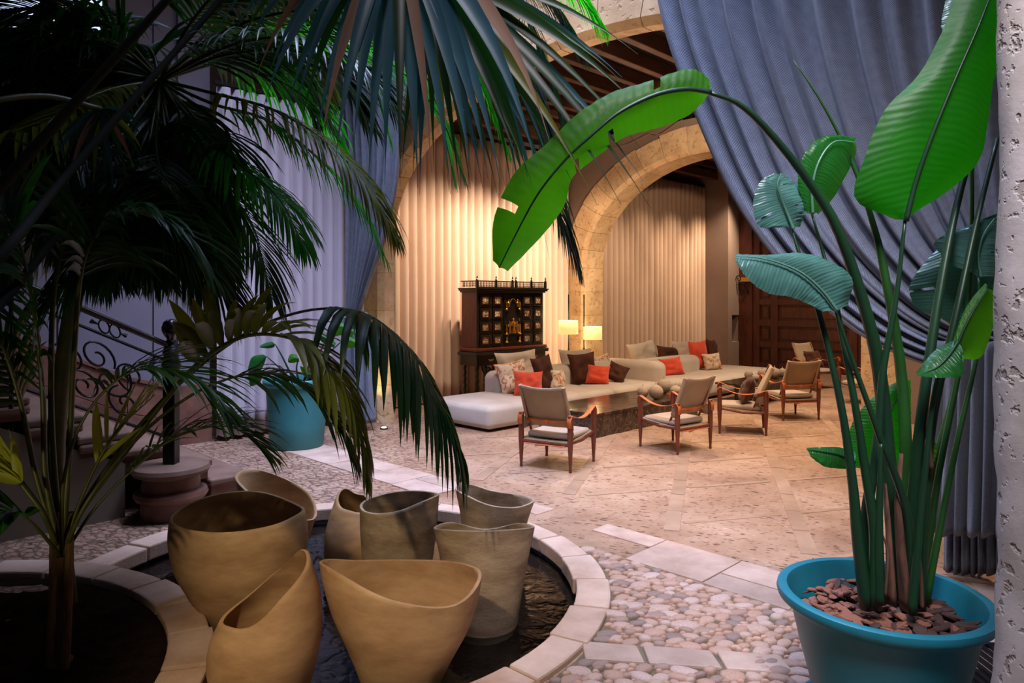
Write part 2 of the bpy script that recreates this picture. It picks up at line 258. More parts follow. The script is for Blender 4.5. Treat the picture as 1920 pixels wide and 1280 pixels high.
# ------------------------------------------------ mesh builder
class MB:
    def __init__(s): s.v = []; s.f = []; s.uv = None
    def add(s, vs, fs, mx=None):
        o = len(s.v)
        s.v += [tuple(mx @ Vector(p)) if mx else tuple(p) for p in vs]
        s.f += [tuple(i + o for i in f) for f in fs]; return s
    def box(s, x0, x1, y0, y1, z0, z1, mx=None):
        return s.add([(x0, y0, z0), (x1, y0, z0), (x1, y1, z0), (x0, y1, z0), (x0, y0, z1), (x1, y0, z1), (x1, y1, z1), (x0, y1, z1)],
                     [(0, 3, 2, 1), (4, 5, 6, 7), (0, 1, 5, 4), (1, 2, 6, 5), (2, 3, 7, 6), (3, 0, 4, 7)], mx)
    def prism(s, poly, z0, z1, mx=None):
        n = len(poly)
        return s.add([(p[0], p[1], z0) for p in poly] + [(p[0], p[1], z1) for p in poly],
                     [tuple(range(n))[::-1], tuple(range(n, 2 * n))] + [(i, (i + 1) % n, n + (i + 1) % n, n + i) for i in range(n)], mx)
    def wprism(s, poly_vz, u0, u1):      # polygon in the v-z plane, extruded along u (world hall axes)
        n = len(poly_vz)
        vs = [W(u0, a, z) for a, z in poly_vz] + [W(u1, a, z) for a, z in poly_vz]
        return s.add(vs, [tuple(range(n)), tuple(range(n, 2 * n))[::-1]] + [(i, n + i, n + (i + 1) % n, (i + 1) % n) for i in range(n)])
    def tube(s, pts, rads, n=8, flat=1.0, cap=True):
        pts = [Vector(p) for p in pts]
        if not hasattr(rads, '__len__'): rads = [rads] * len(pts)
        vs = []; fs = []; prev = None
        for i, p in enumerate(pts):
            T = (pts[min(i + 1, len(pts) - 1)] - pts[max(i - 1, 0)])
            if T.length < 1e-9: T = Vector((0, 0, 1))
            T.normalize()
            if prev is None: A = T.cross(Vector((0, 0, 1)) if abs(T.z) < .9 else Vector((1, 0, 0))).normalized()
            else: A = (prev - T * prev.dot(T)).normalized()
            prev = A; B = T.cross(A)
            for k in range(n):
                a = 2 * PI * k / n
                vs.append(p + A * math.cos(a) * rads[i] + B * math.sin(a) * rads[i] * flat)
        for i in range(len(pts) - 1):
            for k in range(n):
                fs.append((i * n + k, i * n + (k + 1) % n, (i + 1) * n + (k + 1) % n, (i + 1) * n + k))
        if cap: fs += [tuple(range(n))[::-1], tuple((len(pts) - 1) * n + k for k in range(n))]
        return s.add(vs, fs)
    def lathe(s, prof, n=24, mx=None, cx=0, cy=0):
        vs = []; fs = []
        for r, z in prof:
            for k in range(n):
                a = 2 * PI * k / n; vs.append((cx + r * math.cos(a), cy + r * math.sin(a), z))
        m = len(prof)
        for i in range(m - 1):
            for k in range(n): fs.append((i * n + k, i * n + (k + 1) % n, (i + 1) * n + (k + 1) % n, (i + 1) * n + k))
        if prof[0][0] > 1e-4: fs.append(tuple(range(n))[::-1])
        if prof[-1][0] > 1e-4: fs.append(tuple((m - 1) * n + k for k in range(n)))
        return s.add(vs, fs, mx)
    def grid(s, rows, close=False):
        n = len(rows[0]); vs = [p for r in rows for p in r]; fs = []
        for i in range(len(rows) - 1):
            for k in range(n if close else n - 1):
                fs.append((i * n + k, i * n + (k + 1) % n, (i + 1) * n + (k + 1) % n, (i + 1) * n + k))
        return s.add(vs, fs)
    def rbox(s, x0, x1, y0, y1, z0, z1, r, k=4, puff=0.0, mid=3):
        c = ((x0 + x1) / 2, (y0 + y1) / 2, (z0 + z1) / 2); h = ((x1 - x0) / 2, (y1 - y0) / 2, (z1 - z0) / 2)
        r = min(r, *h); vs = []; fs = []; idx = {}
        def lin(hh):
            a = [-hh + r * math.tan(PI / 4 * j / k) for j in range(k + 1)][:k + 1]
            a = [-hh + r * (1 - math.tan(PI / 4 * (1 - j / k))) for j in range(k + 1)]
            inner = [(-hh + r) + (2 * hh - 2 * r) * j / mid for j in range(1, mid)] if hh - r > 1e-5 else []
            b = [-q for q in a[::-1]]
            out = a + inner + b; o2 = [out[0]]
            for q in out[1:]:
                if q - o2[-1] > 1e-6: o2.append(q)
            return o2
        def V(p):
            inn = [max(-(h[i] - r), min(h[i] - r, p[i])) for i in range(3)]
            d = Vector([p[i] - inn[i] for i in range(3)])
            if d.length > 1e-9: d = d.normalized() * r
            q = [inn[i] + d[i] for i in range(3)]
            if puff:
                fx = 1 - (p[0] / h[0]) ** 2; fy = 1 - (p[1] / h[1]) ** 2; fz = 1 - (p[2] / h[2]) ** 2
                q[2] += puff * fx * fy * (1 if p[2] > 0 else -.3) * (abs(p[2]) / h[2]); q[1] += puff * .6 * fx * fz * (p[1] / h[1]); q[0] += puff * .6 * fy * fz * (p[0] / h[0])
            key = tuple(round(w, 5) for w in q)
            if key not in idx: idx[key] = len(vs); vs.append((q[0] + c[0], q[1] + c[1], q[2] + c[2]))
            return idx[key]
        L = [lin(h[i]) for i in range(3)]
        for ax in range(3):
            a, b = [(1, 2), (2, 0), (0, 1)][ax]
            for sg in (-1, 1):
                for i in range(len(L[a]) - 1):
                    for j in range(len(L[b]) - 1):
                        q = []
                        for (ii, jj) in ((i, j), (i + 1, j), (i + 1, j + 1), (i, j + 1)):
                            p = [0, 0, 0]; p[ax] = sg * h[ax]; p[a] = L[a][ii]; p[b] = L[b][jj]; q.append(V(p))
                        if sg < 0: q = q[::-1]
                        q2 = []
                        for e in q:
                            if e not in q2: q2.append(e)
                        if len(q2) > 2: fs.append(tuple(q2))
        return s.add(vs, fs)
    def data(s, name, mat, smooth=True):
        me = bpy.data.meshes.new(name); me.from_pydata(s.v, [], s.f)
        if mat is not None: me.materials.append(mat)
        if smooth: me.polygons.foreach_set('use_smooth', [True] * len(me.polygons))
        if s.uv is not None:
            ul = me.uv_layers.new(name='uv')
            for l in me.loops: ul.data[l.index].uv = s.uv[l.vertex_index]
        me.update(); return me
    def build(s, name, mat, parent=None, smooth=True, world=False, bevel=0, auto=None):
        if parent is not None and world:
            inv = wm(parent).inverted(); s.v = [tuple(inv @ Vector(p)) for p in s.v]
        o = bpy.data.objects.new(name, s.data(name, mat, smooth)); COL.objects.link(o)
        if parent is not None: o.parent = parent
        if smooth and auto is not False:
            try: o.data.set_sharp_from_angle(angle=math.radians(auto or 40))
            except Exception: pass
        if bevel:
            md = o.modifiers.new('bevel', 'BEVEL'); md.width = bevel; md.segments = 2; md.limit_method = 'ANGLE'
        return o
def wm(o):
    m = Matrix.Translation(o.location) @ o.rotation_euler.to_matrix().to_4x4() @ Matrix.Diagonal(o.scale).to_4x4()
    return wm(o.parent) @ m if o.parent else m
def tag(o, label, cat, group=None, kind=None):
    if label: o['label'] = label
    if cat: o['category'] = cat
    if group: o['group'] = group
    if kind: o['kind'] = kind
    return o
def thing(name, label, cat, loc=(0, 0, 0), rz=0, group=None):
    o = bpy.data.objects.new(name, None); COL.objects.link(o); o.location = loc; o.rotation_euler = (0, 0, rz); o.empty_display_size = .1
    return tag(o, label, cat, group)
def struct(name, mb, m, label=None, smooth=False, **k):
    o = mb.build(name, m, smooth=smooth, **k); o['kind'] = 'structure'
    if label: o['label'] = label
    return o
def inst(name, me, parent, mx):
    o = bpy.data.objects.new(name, me); COL.objects.link(o); o.parent = parent; o.matrix_basis = mx; return o
def copy_tree(o, parent=None):
    c = o.copy(); COL.objects.link(c)
    if parent is not None: c.parent = parent
    for ch in list(o.children): copy_tree(ch, c)
    return c
def crom(P, n):
    P = [Vector(p) for p in P]; Q = [2 * P[0] - P[1]] + P + [2 * P[-1] - P[-2]]; out = []
    m = len(P) - 1
    for i in range(n + 1):
        t = i / n * m; k = min(int(t), m - 1); t -= k
        a, b, c, d = Q[k:k + 4]
        out.append(.5 * ((2 * b) + (c - a) * t + (2 * a - 5 * b + 4 * c - d) * t * t + (3 * b - a - 3 * c + d) * t ** 3))
    return out

# ------------------------------------------------ floor, basin, paving
BC = Vector((-1.05, 4.07, 0)); BR = 1.58
NS = 96
mb = MB()
rings = [(BR - .04, -.0), (2.4, 0), (4, 0), (8, 0), (26, 0)]
rows = [[(BC.x + r * math.cos(2 * PI * k / NS), BC.y + r * math.sin(2 * PI * k / NS), z) for k in range(NS)] for r, z in rings]
mb.grid(rows, close=True)
floor = struct('floor', mb, M['floor'], 'worn pebble mosaic floor of the courtyard and hall')
# basin wall and bottom
mb = MB(); mb.lathe([(0.001, -.2), (1.2, -.2), (1.40, -.19), (1.42, -.02), (1.50, -.02), (1.50, -.24), (.001, -.24)], 96, cx=BC.x, cy=BC.y)
basin = thing('pond_basin', 'round stone rimmed pond basin holding the clay jars', 'pond')
mb.build('basin_shell', M['basin'], basin)
ns = 25
for i in range(ns):
    a0 = 2 * PI * i / ns + .004; a1 = 2 * PI * (i + 1) / ns - .004; q = 5
    mb = MB(); hz = .028 + R.uniform(-.004, .006)
    ri = 1.405 + R.uniform(-.01, .01); ro = BR + R.uniform(-.015, .03)
    mid = (a0 + a1) / 2; pm = BC + Vector((math.cos(mid), math.sin(mid), 0)) * 1.5
    if (pm - Vector((-2.9, 2.7, 0))).length < 1.62: continue
    A = [a0 + (a1 - a0) * k / q for k in range(q + 1)]
    poly = [(BC.x + ri * math.cos(a), BC.y + ri * math.sin(a)) for a in A[::-1]] + [(BC.x + ro * math.cos(a), BC.y + ro * math.sin(a)) for a in A]
    mb.prism(poly, -.07, hz); mb.build('kerb_stone', M['kerb'], basin, smooth=False, bevel=.012)
mb = MB(); rows = []
for r in [0.02, .2, .4, .6, .8, 1.0, 1.2, 1.41]:
    rows.append([(BC.x + r * math.cos(2 * PI * k / 64), BC.y + r * math.sin(2 * PI * k / 64), -.085) for k in range(64)])
rows = rows[::-1]; mb.grid(rows, True); wt = mb.build('pond_water', M['water'], None); tag(wt, 'dark rippled water in the round stone pond', 'water', kind='stuff')
# dark pebbles under the water, uncountable
mb = MB()
for i in range(1500):
    a = R.uniform(0, 2 * PI); r = 1.39 * math.sqrt(R.random()); s = R.uniform(.012, .028)
    mx = Matrix.Translation((BC.x + r * math.cos(a), BC.y + r * math.sin(a), -.195 + s * .3)) @ Matrix.Rotation(R.uniform(0, 3), 4, 'Z') @ Matrix.Diagonal((s * 1.4, s, s * .6, 1))
    mb.add([(1, 0, 0), (-1, 0, 0), (0, 1, 0), (0, -1, 0), (0, 0, 1), (.7, .7, .3), (-.7, .7, .3), (-.7, -.7, .3), (.7, -.7, .3)],
           [(0, 5, 4), (5, 2, 4), (2, 6, 4), (6, 1, 4), (1, 7, 4), (7, 3, 4), (3, 8, 4), (8, 0, 4)], mx)
pb = mb.build('pond_pebbles', M['basin'], basin); pb['kind'] = 'stuff'
# planting bed
PC = Vector((-2.9, 2.7, 0)); bed = thing('planting_bed', 'low round planting bed of dark soil at the left of the pond', 'planting bed', PC)
q = MB(); q.grid([[(r * math.cos(2 * PI * k / 120), r * math.sin(2 * PI * k / 120), (.012 + .03 * mn.noise(Vector((r * 5 * math.cos(2 * PI * k / 120), r * 5 * math.sin(2 * PI * k / 120), 0))) + .014 * mn.noise(Vector((r * 19 * math.cos(2 * PI * k / 120), r * 19 * math.sin(2 * PI * k / 120), 3)))) if r < 1.43 else (-.0 if z_ else -.15)) for k in range(120)] for r, z_ in [(.01 + 1.42 * i / 50, 1) for i in range(51)] + [(1.44, 1), (1.44, 0)]], True); q.build('soil', M['soil'], bed)
nb = 26
for i in range(nb):
    a0 = 2 * PI * i / nb + .004; a1 = 2 * PI * (i + 1) / nb - .004
    A = [a0 + (a1 - a0) * k / 4 for k in range(5)]; ri = 1.43; ro = 1.62 + R.uniform(-.01, .01)
    mb = MB(); mb.prism([(ri * math.cos(a), ri * math.sin(a)) for a in A[::-1]] + [(ro * math.cos(a), ro * math.sin(a)) for a in A], -.19, .04 + R.uniform(-.004, .004))
    mb.build('kerb_stone', M['kerb'], bed, smooth=False, bevel=.012)

def slab(u0, u1, v0, v1, z, mat=None, name='paving_slab', rot=None, jig=.006):
    mb = MB(); g = .006
    P = [W(u0 + g, v0 + g), W(u1 - g, v0 + g), W(u1 - g, v1 - g), W(u0 + g, v1 - g)]
    P = [(p.x + R.uniform(-jig, jig), p.y + R.uniform(-jig, jig)) for p in P]
    for x, y in P:
        if (Vector((x, y, 0)) - BC).length < BR + .03: return
    mb.prism(P, -.02, z); return mb.build(name, mat or M['slab'], floor, smooth=False, bevel=.004)
v = -1.6
while v < 7.6:
    L = R.uniform(.38, .62)
    if R.random() < .45:
        um = R.uniform(3.82, 3.95); slab(3.64, um, v, v + L, .006 + R.uniform(0, .004)); slab(um, 4.12, v, v + L, .006 + R.uniform(0, .004))
    else: slab(3.64, 4.12, v, v + L, .006 + R.uniform(0, .005))
    v += L
# oblique strips of paving through the mosaic
ea = Vector((.27, .963, 0)).normalized(); eb = Vector((.968, .25, 0)).normalized(); o0 = Vector((1.38, 5.91, 0))
def okstrip(p):
    u = .70711 * (p.x + p.y); v = .70711 * (p.y - p.x)
    return 4.22 < u < 11.0 and -.8 < v < 6.3
def strip(p, d, L, w):
    n = Vector((-d.y, d.x, 0)); q = [p - n * w, p + d * L - n * w, p + d * L + n * w, p + n * w]
    if not all(okstrip(k) for k in q): return
    mb = MB(); mb.prism([(k.x, k.y) for k in q], -.02, .003 + R.uniform(0, .002)); mb.build('paving_strip', M['strip'], floor, smooth=False)
for i in range(-4, 6):
    base = o0 + Vector((.91, 0, 0)) * i
    for k in range(-9, 14): strip(base + ea * (k * .48), ea, .47, .055)
for j in range(-3, 7):
    base = o0 + ea * (1.0 * j + .2)
    for i in range(-5, 7):
        p0 = base + eb * (.94 * i) + eb * .09
        strip(p0, eb, .80, .024)

# cobbles between basin and band
def in_cob(x, y):
    u = .70711 * (x + y); d = (Vector((x, y, 0)) - BC).length
    if d < BR + .045 or u > 3.60: return False
    if (Vector((x - 1.41, y - 2.7, 0))).length < .30: return False
    px = 960 + x * F / y; py = HY + H * F / y
    return 1000 < px < 1760 and py < 1330 and y > 2.75
def in_row(x, y):
    t = (x - .30) / .8
    if t < -.1 or t > 1.0: return None
    yc = 3.26 - .14 * (x - .348)
    return abs(y - yc) < .095
mb = MB()
poly = []
for k in range(24):
    a = -1.35 + 2.2 * k / 23; poly.append((BC.x + (BR + .02) * math.cos(a), BC.y + (BR + .02) * math.sin(a)))
poly = [p for p in poly if .70711 * (p[0] + p[1]) < 3.64]
e = poly[-1]; s0 = poly[0]
poly += [tuple(W(3.63, .70711 * (e[1] - e[0]))[:2]), tuple(W(3.63, -.2)[:2]), (2.0, 2.5), (s0[0] + .05, 2.4)]
mb.prism(poly, -.02, .003); mb.build('mortar_bed', M['mortar'], floor, smooth=False)
x = .32
for L in (.28, .33, .30):
    mb = MB(); g = .008
    def yc(q): return 3.26 - .14 * (q - .348)
    mb.prism([(x + g, yc(x) - .085), (x + L - g, yc(x + L) - .08), (x + L - g - .01, yc(x + L) + .08), (x + g, yc(x) + .085)], -.02, .02)
    mb.build('paving_slab', M['slab'], floor, smooth=False, bevel=.01); x += L
cob = []
for tries in range(60000):
    x = R.uniform(-.2, 1.8); y = R.uniform(2.7, 5.1)
    if not in_cob(x, y) or in_row(x, y): continue
    s = R.uniform(.036, .054) if tries < 500 else (R.uniform(.026, .040) if tries < 8000 else R.uniform(.014, .026))
    ok = True
    for cx, cy, cs in cob:
        dx = (x - cx); dy = (y - cy) * 1.25
        if dx * dx + dy * dy < ((s + cs) * .92) ** 2: ok = False; break
    if ok: cob.append((x, y, s))
    if len(cob) > 900: break
def cobmesh(seed):
    rr = random.Random(seed); mb = MB(); rows = []; n = 10
    rad = [1 + rr.uniform(-.16, .12) for _ in range(n)]
    for fr, z in ((1.0, -.25), (1.0, .30), (.90, .68), (.62, .92)):
        rows.append([(fr * rad[k] * (1 + .12 * (seed % 3)) * math.cos(2 * PI * k / n), fr * rad[k] * math.sin(2 * PI * k / n), z) for k in range(n)])
    mb.grid(rows, True); mb.add([(0, 0, 1.0)], []); b = 3 * n; mb.f += [(b + k, b + (k + 1) % n, 4 * n) for k in range(n)]
    return mb.data('cobble', M['cobble'])
CM = [cobmesh(i) for i in range(7)]
cob.sort(key=lambda c: -c[2] / c[1])
for i, (x, y, s) in enumerate(cob[:290]):
    inst('cobble', CM[i % 7], floor, Matrix.Translation((x, y, 0)) @ Matrix.Rotation(R.uniform(-.5, .5), 4, 'Z') @ Matrix.Diagonal((s * 1.18, s * .86, .022 + R.uniform(-.004, .008), 1)))
mb = MB()
for x, y, s in cob[290:]:
    me = CM[R.randrange(7)]; mx = Matrix.Translation((x, y, 0)) @ Matrix.Diagonal((s * 1.18, s * .86, .022, 1))
    mb.add([v.co for v in me.vertices], [tuple(p.vertices) for p in me.polygons], mx)
if mb.v: mb.build('cobbles_far', M['cobble'], floor)['kind'] = 'stuff'

# ------------------------------------------------ architecture
def arch_wall(name, u0, u1, vc, a, zs, b, vlo, vhi, top, band, mat_wall, mat_stone, label, nv=15, zblocks=5):
    wall = MB()
    def ell(th, off=0): return (vc + (a + off) * math.cos(th), zs + (b + off) * math.sin(th))
    n = 48
    for i in range(n):
        p0 = ell(PI * i / n, band); p1 = ell(PI * (i + 1) / n, band)
        wall.wprism([(p1[0], p1[1]), (p0[0], p0[1]), (p0[0], top), (p1[0], top)], u0 + .03, u1 - .03)
    if vhi > vc + a + band: wall.wprism([(vc + a + band, 0), (vhi, 0), (vhi, top), (vc + a + band, top)], u0 + .03, u1 - .03)
    if vlo < vc - a - band: wall.wprism([(vlo, 0), (vc - a - band, 0), (vc - a - band, top), (vlo, top)], u0 + .03, u1 - .03)
    o = struct(name, wall, mat_wall, label)
    g = .0015
    for i in range(nv):
        t0 = PI * i / nv + g; t1 = PI * (i + 1) / nv - g; k = 5; st = MB()
        bb = band + R.uniform(-.02, .02)
        for side, r0, r1, uu0, uu1 in ((0, 0, bb, u0, u1),):
            T = [t0 + (t1 - t0) * j / k for j in range(k + 1)]
            for j in range(k):
                A0 = ell(T[j], 0); A1 = ell(T[j + 1], 0); B0 = ell(T[j], bb); B1 = ell(T[j + 1], bb)
                C0 = ell(T[j], .07); C1 = ell(T[j + 1], .07)
                # chamfered inner corner on both faces
                vs = []
                for (P, Q, S) in ((A0, C0, B0), (A1, C1, B1)):
                    vs += [W(u0 + .07, *P), W(u0, *Q), W(u0, *S), W(u1, *S), W(u1, *Q), W(u1 - .07, *P)]
                fs = [(q, (q + 1) % 6, 6 + (q + 1) % 6, 6 + q) for q in range(6)]
                if j == 0: fs.append((5, 4, 3, 2, 1, 0))
                if j == k - 1: fs.append((6, 7, 8, 9, 10, 11))
                st.add(vs, fs)
        st.build('arch_stone', mat_stone, o, smooth=False)
    for sg in (1, -1):
        z = 0; edge = vc + sg * a; far = edge + sg * band
        h = zs / zblocks
        for q in range(zblocks):
            st = MB(); z0 = q * h + .0015; z1 = (q + 1) * h - .0015; bo = far + sg * R.uniform(-.02, .02)
            pl = [(edge, u0 + .07), (edge + sg * .07, u0), (bo, u0), (bo, u1), (edge + sg * .07, u1), (edge, u1 - .07)]
            vs = [W(uu, vv, z0) for vv, uu in pl] + [W(uu, vv, z1) for vv, uu in pl]
            st.add(vs, [tuple(range(6)), tuple(range(6, 12))[::-1]] + [(i, 6 + i, 6 + (i + 1) % 6, (i + 1) % 6) for i in range(6)])
            st.build('jamb_stone', mat_stone, o, smooth=False)
    return o
arch_wall('wall_front', 5.33, 5.62, 4.45, 3.31, 2.46, 1.68, -1.8, 8.2, 6.6, .4, M['arch'], M['arch'], 'stone wall with the wide front arch behind the blue curtains', 21)
arch_wall('wall_middle', 10.18, 10.82, 5.9, 2.41, 2.2, 1.78, -1.8, 9.0, 4.56, .45, M['hall_plaster'], M['arch'], 'plastered hall wall with the second stone arch', 17)
mb = MB(); mb.box(0, .3, 0, 1, 0, 1)
def wbox(u0, u1, v0, v1, z0, z1, mb=None):
    mb = mb or MB(); mb.wprism([(v0, z0), (v1, z0), (v1, z1), (v0, z1)], u0, u1); return mb
struct('wall_back', wbox(2.6, 16.4, 8.95, 9.2, 0, 6.6), M['hall_plaster'], 'plain back wall behind the pleated curtains')
wl = struct('wall_left', wbox(-4.5, 3.3, 8.25, 8.5, 0, 5.2), M['wall'], 'pale grey panelled wall above the staircase')
struct('wall_left_return', wbox(2.95, 3.3, 8.2, 9.1, 0, 6), M['wall'])
bpy.data.objects['wall_left_return'].name = 'wall_corner'
for k in range(8):
    wbox(-3.6 + k * .9, -3.588 + k * .9, 8.243, 8.252, .6, 5.2).build('panel_joint', M['iron'], wl, smooth=False)
# end wall with door
struct('wall_end', wbox(15.9, 16.2, -2.5, 8.95, 0, 5.2), M['hall_plaster'], 'end wall of the hall around the big wooden door')
# ceilings
cl = struct('ceiling', wbox(5.62, 16.2, -1.8, 9.2, 4.85, 4.95), M['plank'], 'dark boarded hall ceiling with wooden beams')
for b0, b1 in ((5.62, 10.18), (10.82, 15.9)):
    v = -1.5
    while v < 8.6:
        wbox(b0, b1, v, v + .11, 4.66, 4.85).build('ceiling_beam', M['beam'], cl, smooth=False, bevel=.01); v += .49
wbox(6.0, 10.15, 8.36, 8.5, 4.42, 4.60).build('ceiling_beam', M['beam'], cl, smooth=False, bevel=.01)
wbox(10.85, 15.85, 8.36, 8.5, 4.42, 4.60).build('ceiling_beam', M['beam'], cl, smooth=False, bevel=.01)
gf = MB(); gf.box(-6.5, -.80, -1.5, 5.1, 5.2, 5.4); struct('shade_slab_front', gf, M['plank'], 'unseen dark slab added to shade the planting bed')  # out-of-view slab, put in to keep daylight off the left foreground
gl = struct('shade_slab_stairs', wbox(-4.5, 2.3, 3.6, 8.25, 5.2, 5.4), M['plank'], 'unseen dark slab added to shade the staircase')  # added above the view to darken the stair side
# daylit window high on the stair wall
wn = struct('window_1', wbox(1.15, 2.25, 8.235, 8.25, 3.55, 4.75), M['sky_pane'], 'daylit window high on the stair wall behind palms')
for uu in (1.15, 1.68, 2.2): wbox(uu, uu + .05, 8.20, 8.25, 3.5, 4.8).build('window_frame', M['wood'], wn, smooth=False)
for zz in (3.5, 4.1, 4.75): wbox(1.15, 2.25, 8.20, 8.25, zz, zz + .05).build('window_frame', M['wood'], wn, smooth=False)
# pilaster with niche at the end of the back curtain
pil = struct('trim_1', MB(), M['hall_plaster'], 'plastered corner pier with a small dark niche')
def part(mbx, name, mat, par, **k): return mbx.build(name, mat, par, smooth=False, **k)
part(wbox(15.2, 15.9, 8.1, 8.95, 0, .62), 'pier_block', M['hall_plaster'], pil)
part(wbox(15.2, 15.9, 8.1, 8.95, 1.25, 4.7), 'pier_block', M['hall_plaster'], pil)
part(wbox(15.2, 15.9, 8.45, 8.95, .62, 1.25), 'pier_block', M['hall_plaster'], pil)
part(wbox(15.2, 15.38, 8.1, 8.45, .62, 1.25), 'pier_block', M['hall_plaster'], pil)
part(wbox(15.75, 15.9, 8.1, 8.45, .62, 1.25), 'pier_block', M['hall_plaster'], pil)
# door: local hall axes, face towards -u at u=15.9
door = struct('door_1', wbox(15.84, 15.9, 1.5, 7.95, .02, 4.2), M['door'], 'huge red brown panelled wooden double door of the hall')
def dbox(v0, v1, z0, z1, d=.05, nm='door_rail', m=None, par=None): return part(wbox(15.84 - d, 15.85, v0, v1, z0, z1), nm, m or M['door'], par or door, bevel=.006)
dbox(7.78, 8.1, .02, 4.2, .12, 'door_frame'); dbox(1.3, 1.5, .02, 4.2, .12, 'door_frame')
for v0, v1 in ((7.62, 7.78), (7.18, 7.34), (5.45, 5.62), (5.0, 5.2), (3.5, 3.7), (1.5, 1.66)): dbox(v0, v1, .02, 4.2, .06, 'door_stile')
for v0, v1 in ((7.34, 7.62), (5.62, 7.18), (3.7, 5.0), (1.66, 3.5)):
    z = .02
    while z < 4.1:
        dbox(v0, v1, z, z + .13, .055)
        dbox(v0 + .07, v1 - .07, z + .19, z + .43, .025, 'door_panel'); z += .49
MB().lathe([(.0, 0), (.03, .0), (.03, .02), (.02, .03), (.045, .06), (.04, .09), (0, .1)], 14, Matrix.Translation(W(15.78, 5.53, 1.27)) @ Matrix.Rotation(-PI / 4 * 1, 4, 'Z') @ Matrix.Rotation(-PI / 2, 4, 'Y') @ Matrix.Rotation(0, 4, 'Z')).build('door_knob', M['gold'], door)
dbox(5.3, 5.75, 1.02, 1.06, .10, 'door_bolt', M['iron'])
# wooden bar on iron bracket
bar = thing('door_bar', 'yellow wooden bar lying on an iron bracket beside the big door', 'bar', W(15.6, 8.0, 2.1))
wbox(15.62, 15.7, 6.9, 8.05, 2.03, 2.13).build('bar', simple('yellow painted wood', srgb(176, 120, 40), .6), bar, world=True, smooth=False, bevel=.008)
bk = MB(); sp = [W(15.55, 8.02 + .07 * math.cos(a * .7) * (1 - a / 14), 2.1 + .09 * math.sin(a * .7) * (1 - a / 14)) for a in range(12)]
bk.tube(sp, .012, 6); bk.tube([W(15.6, 8.05, 2.03), W(15.6, 7.9, 1.98), W(15.75, 7.85, 1.7)], .014, 6); bk.build('bracket', M['iron'], bar, world=True)

# staircase: rises towards -u
st = thing('stairs', None, None, W(1.7, 5.75, 0)); st['kind'] = 'structure'; st['label'] = 'broad stone staircase rising to the left behind palms'
for i in range(11):
    uf = 2.7 - .32 * i; zt = .16 * (i + 1)
    vfront = 5.75 if i > 2 else (5.85 if i > 0 else 5.80)
    sg = MB(); wbox(uf - .36, uf + .0, vfront, 8.2, zt - .055, zt, sg); sg.build('stair_tread', M['step'], st, world=True, smooth=False, bevel=.015)
    sg = MB(); wbox(uf - .34, uf - .03, vfront + .03, 8.2, max(0, zt - .16), zt - .055, sg); sg.build('stair_riser', M['brownmarble'], st, world=True, smooth=False)
    if i > 2:
        sg = MB(); wbox(uf - .35, uf - .0, vfront - .01, vfront + .1, zt - .12, zt - .055, sg); sg.build('nosing_stone', M['step'], st, world=True, smooth=False, bevel=.02)
sd = MB(); P = [(1.72, 0), (1.72, .48)] ; 
for i in range(3, 12): P += [(2.7 - .32 * i, .16 * i), (2.7 - .32 * i, .16 * (i + 1) - .1)]
P = [(1.70, 0), (1.70, .40), (-1.9, 2.12), (-1.9, 0)]
n = len(P); sd.add([W(a, 5.78, z) for a, z in P] + [W(a, 5.95, z) for a, z in P], [tuple(range(n)), tuple(range(n, 2 * n))[::-1]] + [(i, n + i, n + (i + 1) % n, (i + 1) % n) for i in range(n)])
sd.build('side_wall', M['stair_side'], st, world=True, smooth=False)
# marble dado
dd = struct('trim_2', MB(), M['brownmarble'], 'brown marble dado following the stair wall')
for i in range(14):
    u0 = 2.94 - .5 * (i + 1); u1 = 2.94 - .5 * i - .006
    zf = lambda q: .66 + max(0, (2.75 - q)) * .48
    zb = lambda q: max(0, (2.70 - q)) * .48
    for lo, hi, th in ((0, .42, .05), (.42, .93, .05), (.93, 1.0, .07)):
        q = MB(); vs = []
        for vv in (8.25 - th, 8.25):
            for uu, tt in ((u0, lo), (u1, lo), (u1, hi), (u0, hi)):
                vs.append(W(uu, vv, zb(uu) + (zf(uu) - zb(uu)) * tt + (.003 if tt == lo else -.003)))
        q.add(vs, [(0, 1, 2, 3), (7, 6, 5, 4), (0, 4, 5, 1), (1, 5, 6, 2), (2, 6, 7, 3), (3, 7, 4, 0)])
        q.build('marble_panel', M['brownmarble'], dd, smooth=False, bevel=.004)
wbox(2.9, 3.32, 8.18, 8.3, 0, .66).build('marble_panel', M['brownmarble'], dd, smooth=False)
# newel pedestal
NP = Vector((-2.57, 5.35, 0))
ped = thing('newel_pedestal', 'round two tiered stone pedestal under the stair newel post', 'pedestal', NP)
MB().lathe([(.001, .002), (.21, .002), (.21, .12), (.245, .14), (.26, .165), (.25, .195), (.205, .21), (.20, .30), (.001, .30)], 32).build('plinth', M['brownmarble'], ped)
MB().lathe([(.001, .295), (.2, .295), (.225, .31), (.262, .325), (.275, .35), (.265, .378), (.245, .388), (.001, .39)], 32).build('cap', M['step'], ped)
rail = thing('stair_railing', 'black wrought iron stair railing with scrollwork and steel handrail', 'railing', NP + Vector((0, 0, .385)))
MB().box(-.045, .045, -.045, .045, 0, .72).build('newel_post', M['iron'], rail, smooth=False, bevel=.006)
MB().lathe([(.06, .72), (.07, .74), (.06, .78), (.05, .82), (.062, .84), (.05, .88), (.03, .9), (.04, .925), (.028, .94)], 20).build('newel_collar', M['iron'], rail)
MB().lathe([(.03, .935), (.035, .95), (.05, .97), (.065, 1.0), (.068, 1.03), (.055, 1.07), (.03, 1.09), (0, 1.095)], 24).build('newel_ball', M['steel'], rail)
SD = Vector((-.70711, -.70711, 0))
def RL(a, z): return NP + SD * a + Vector((0, 0, z + .49 * a))   # a along the flight, z above the newel's own height
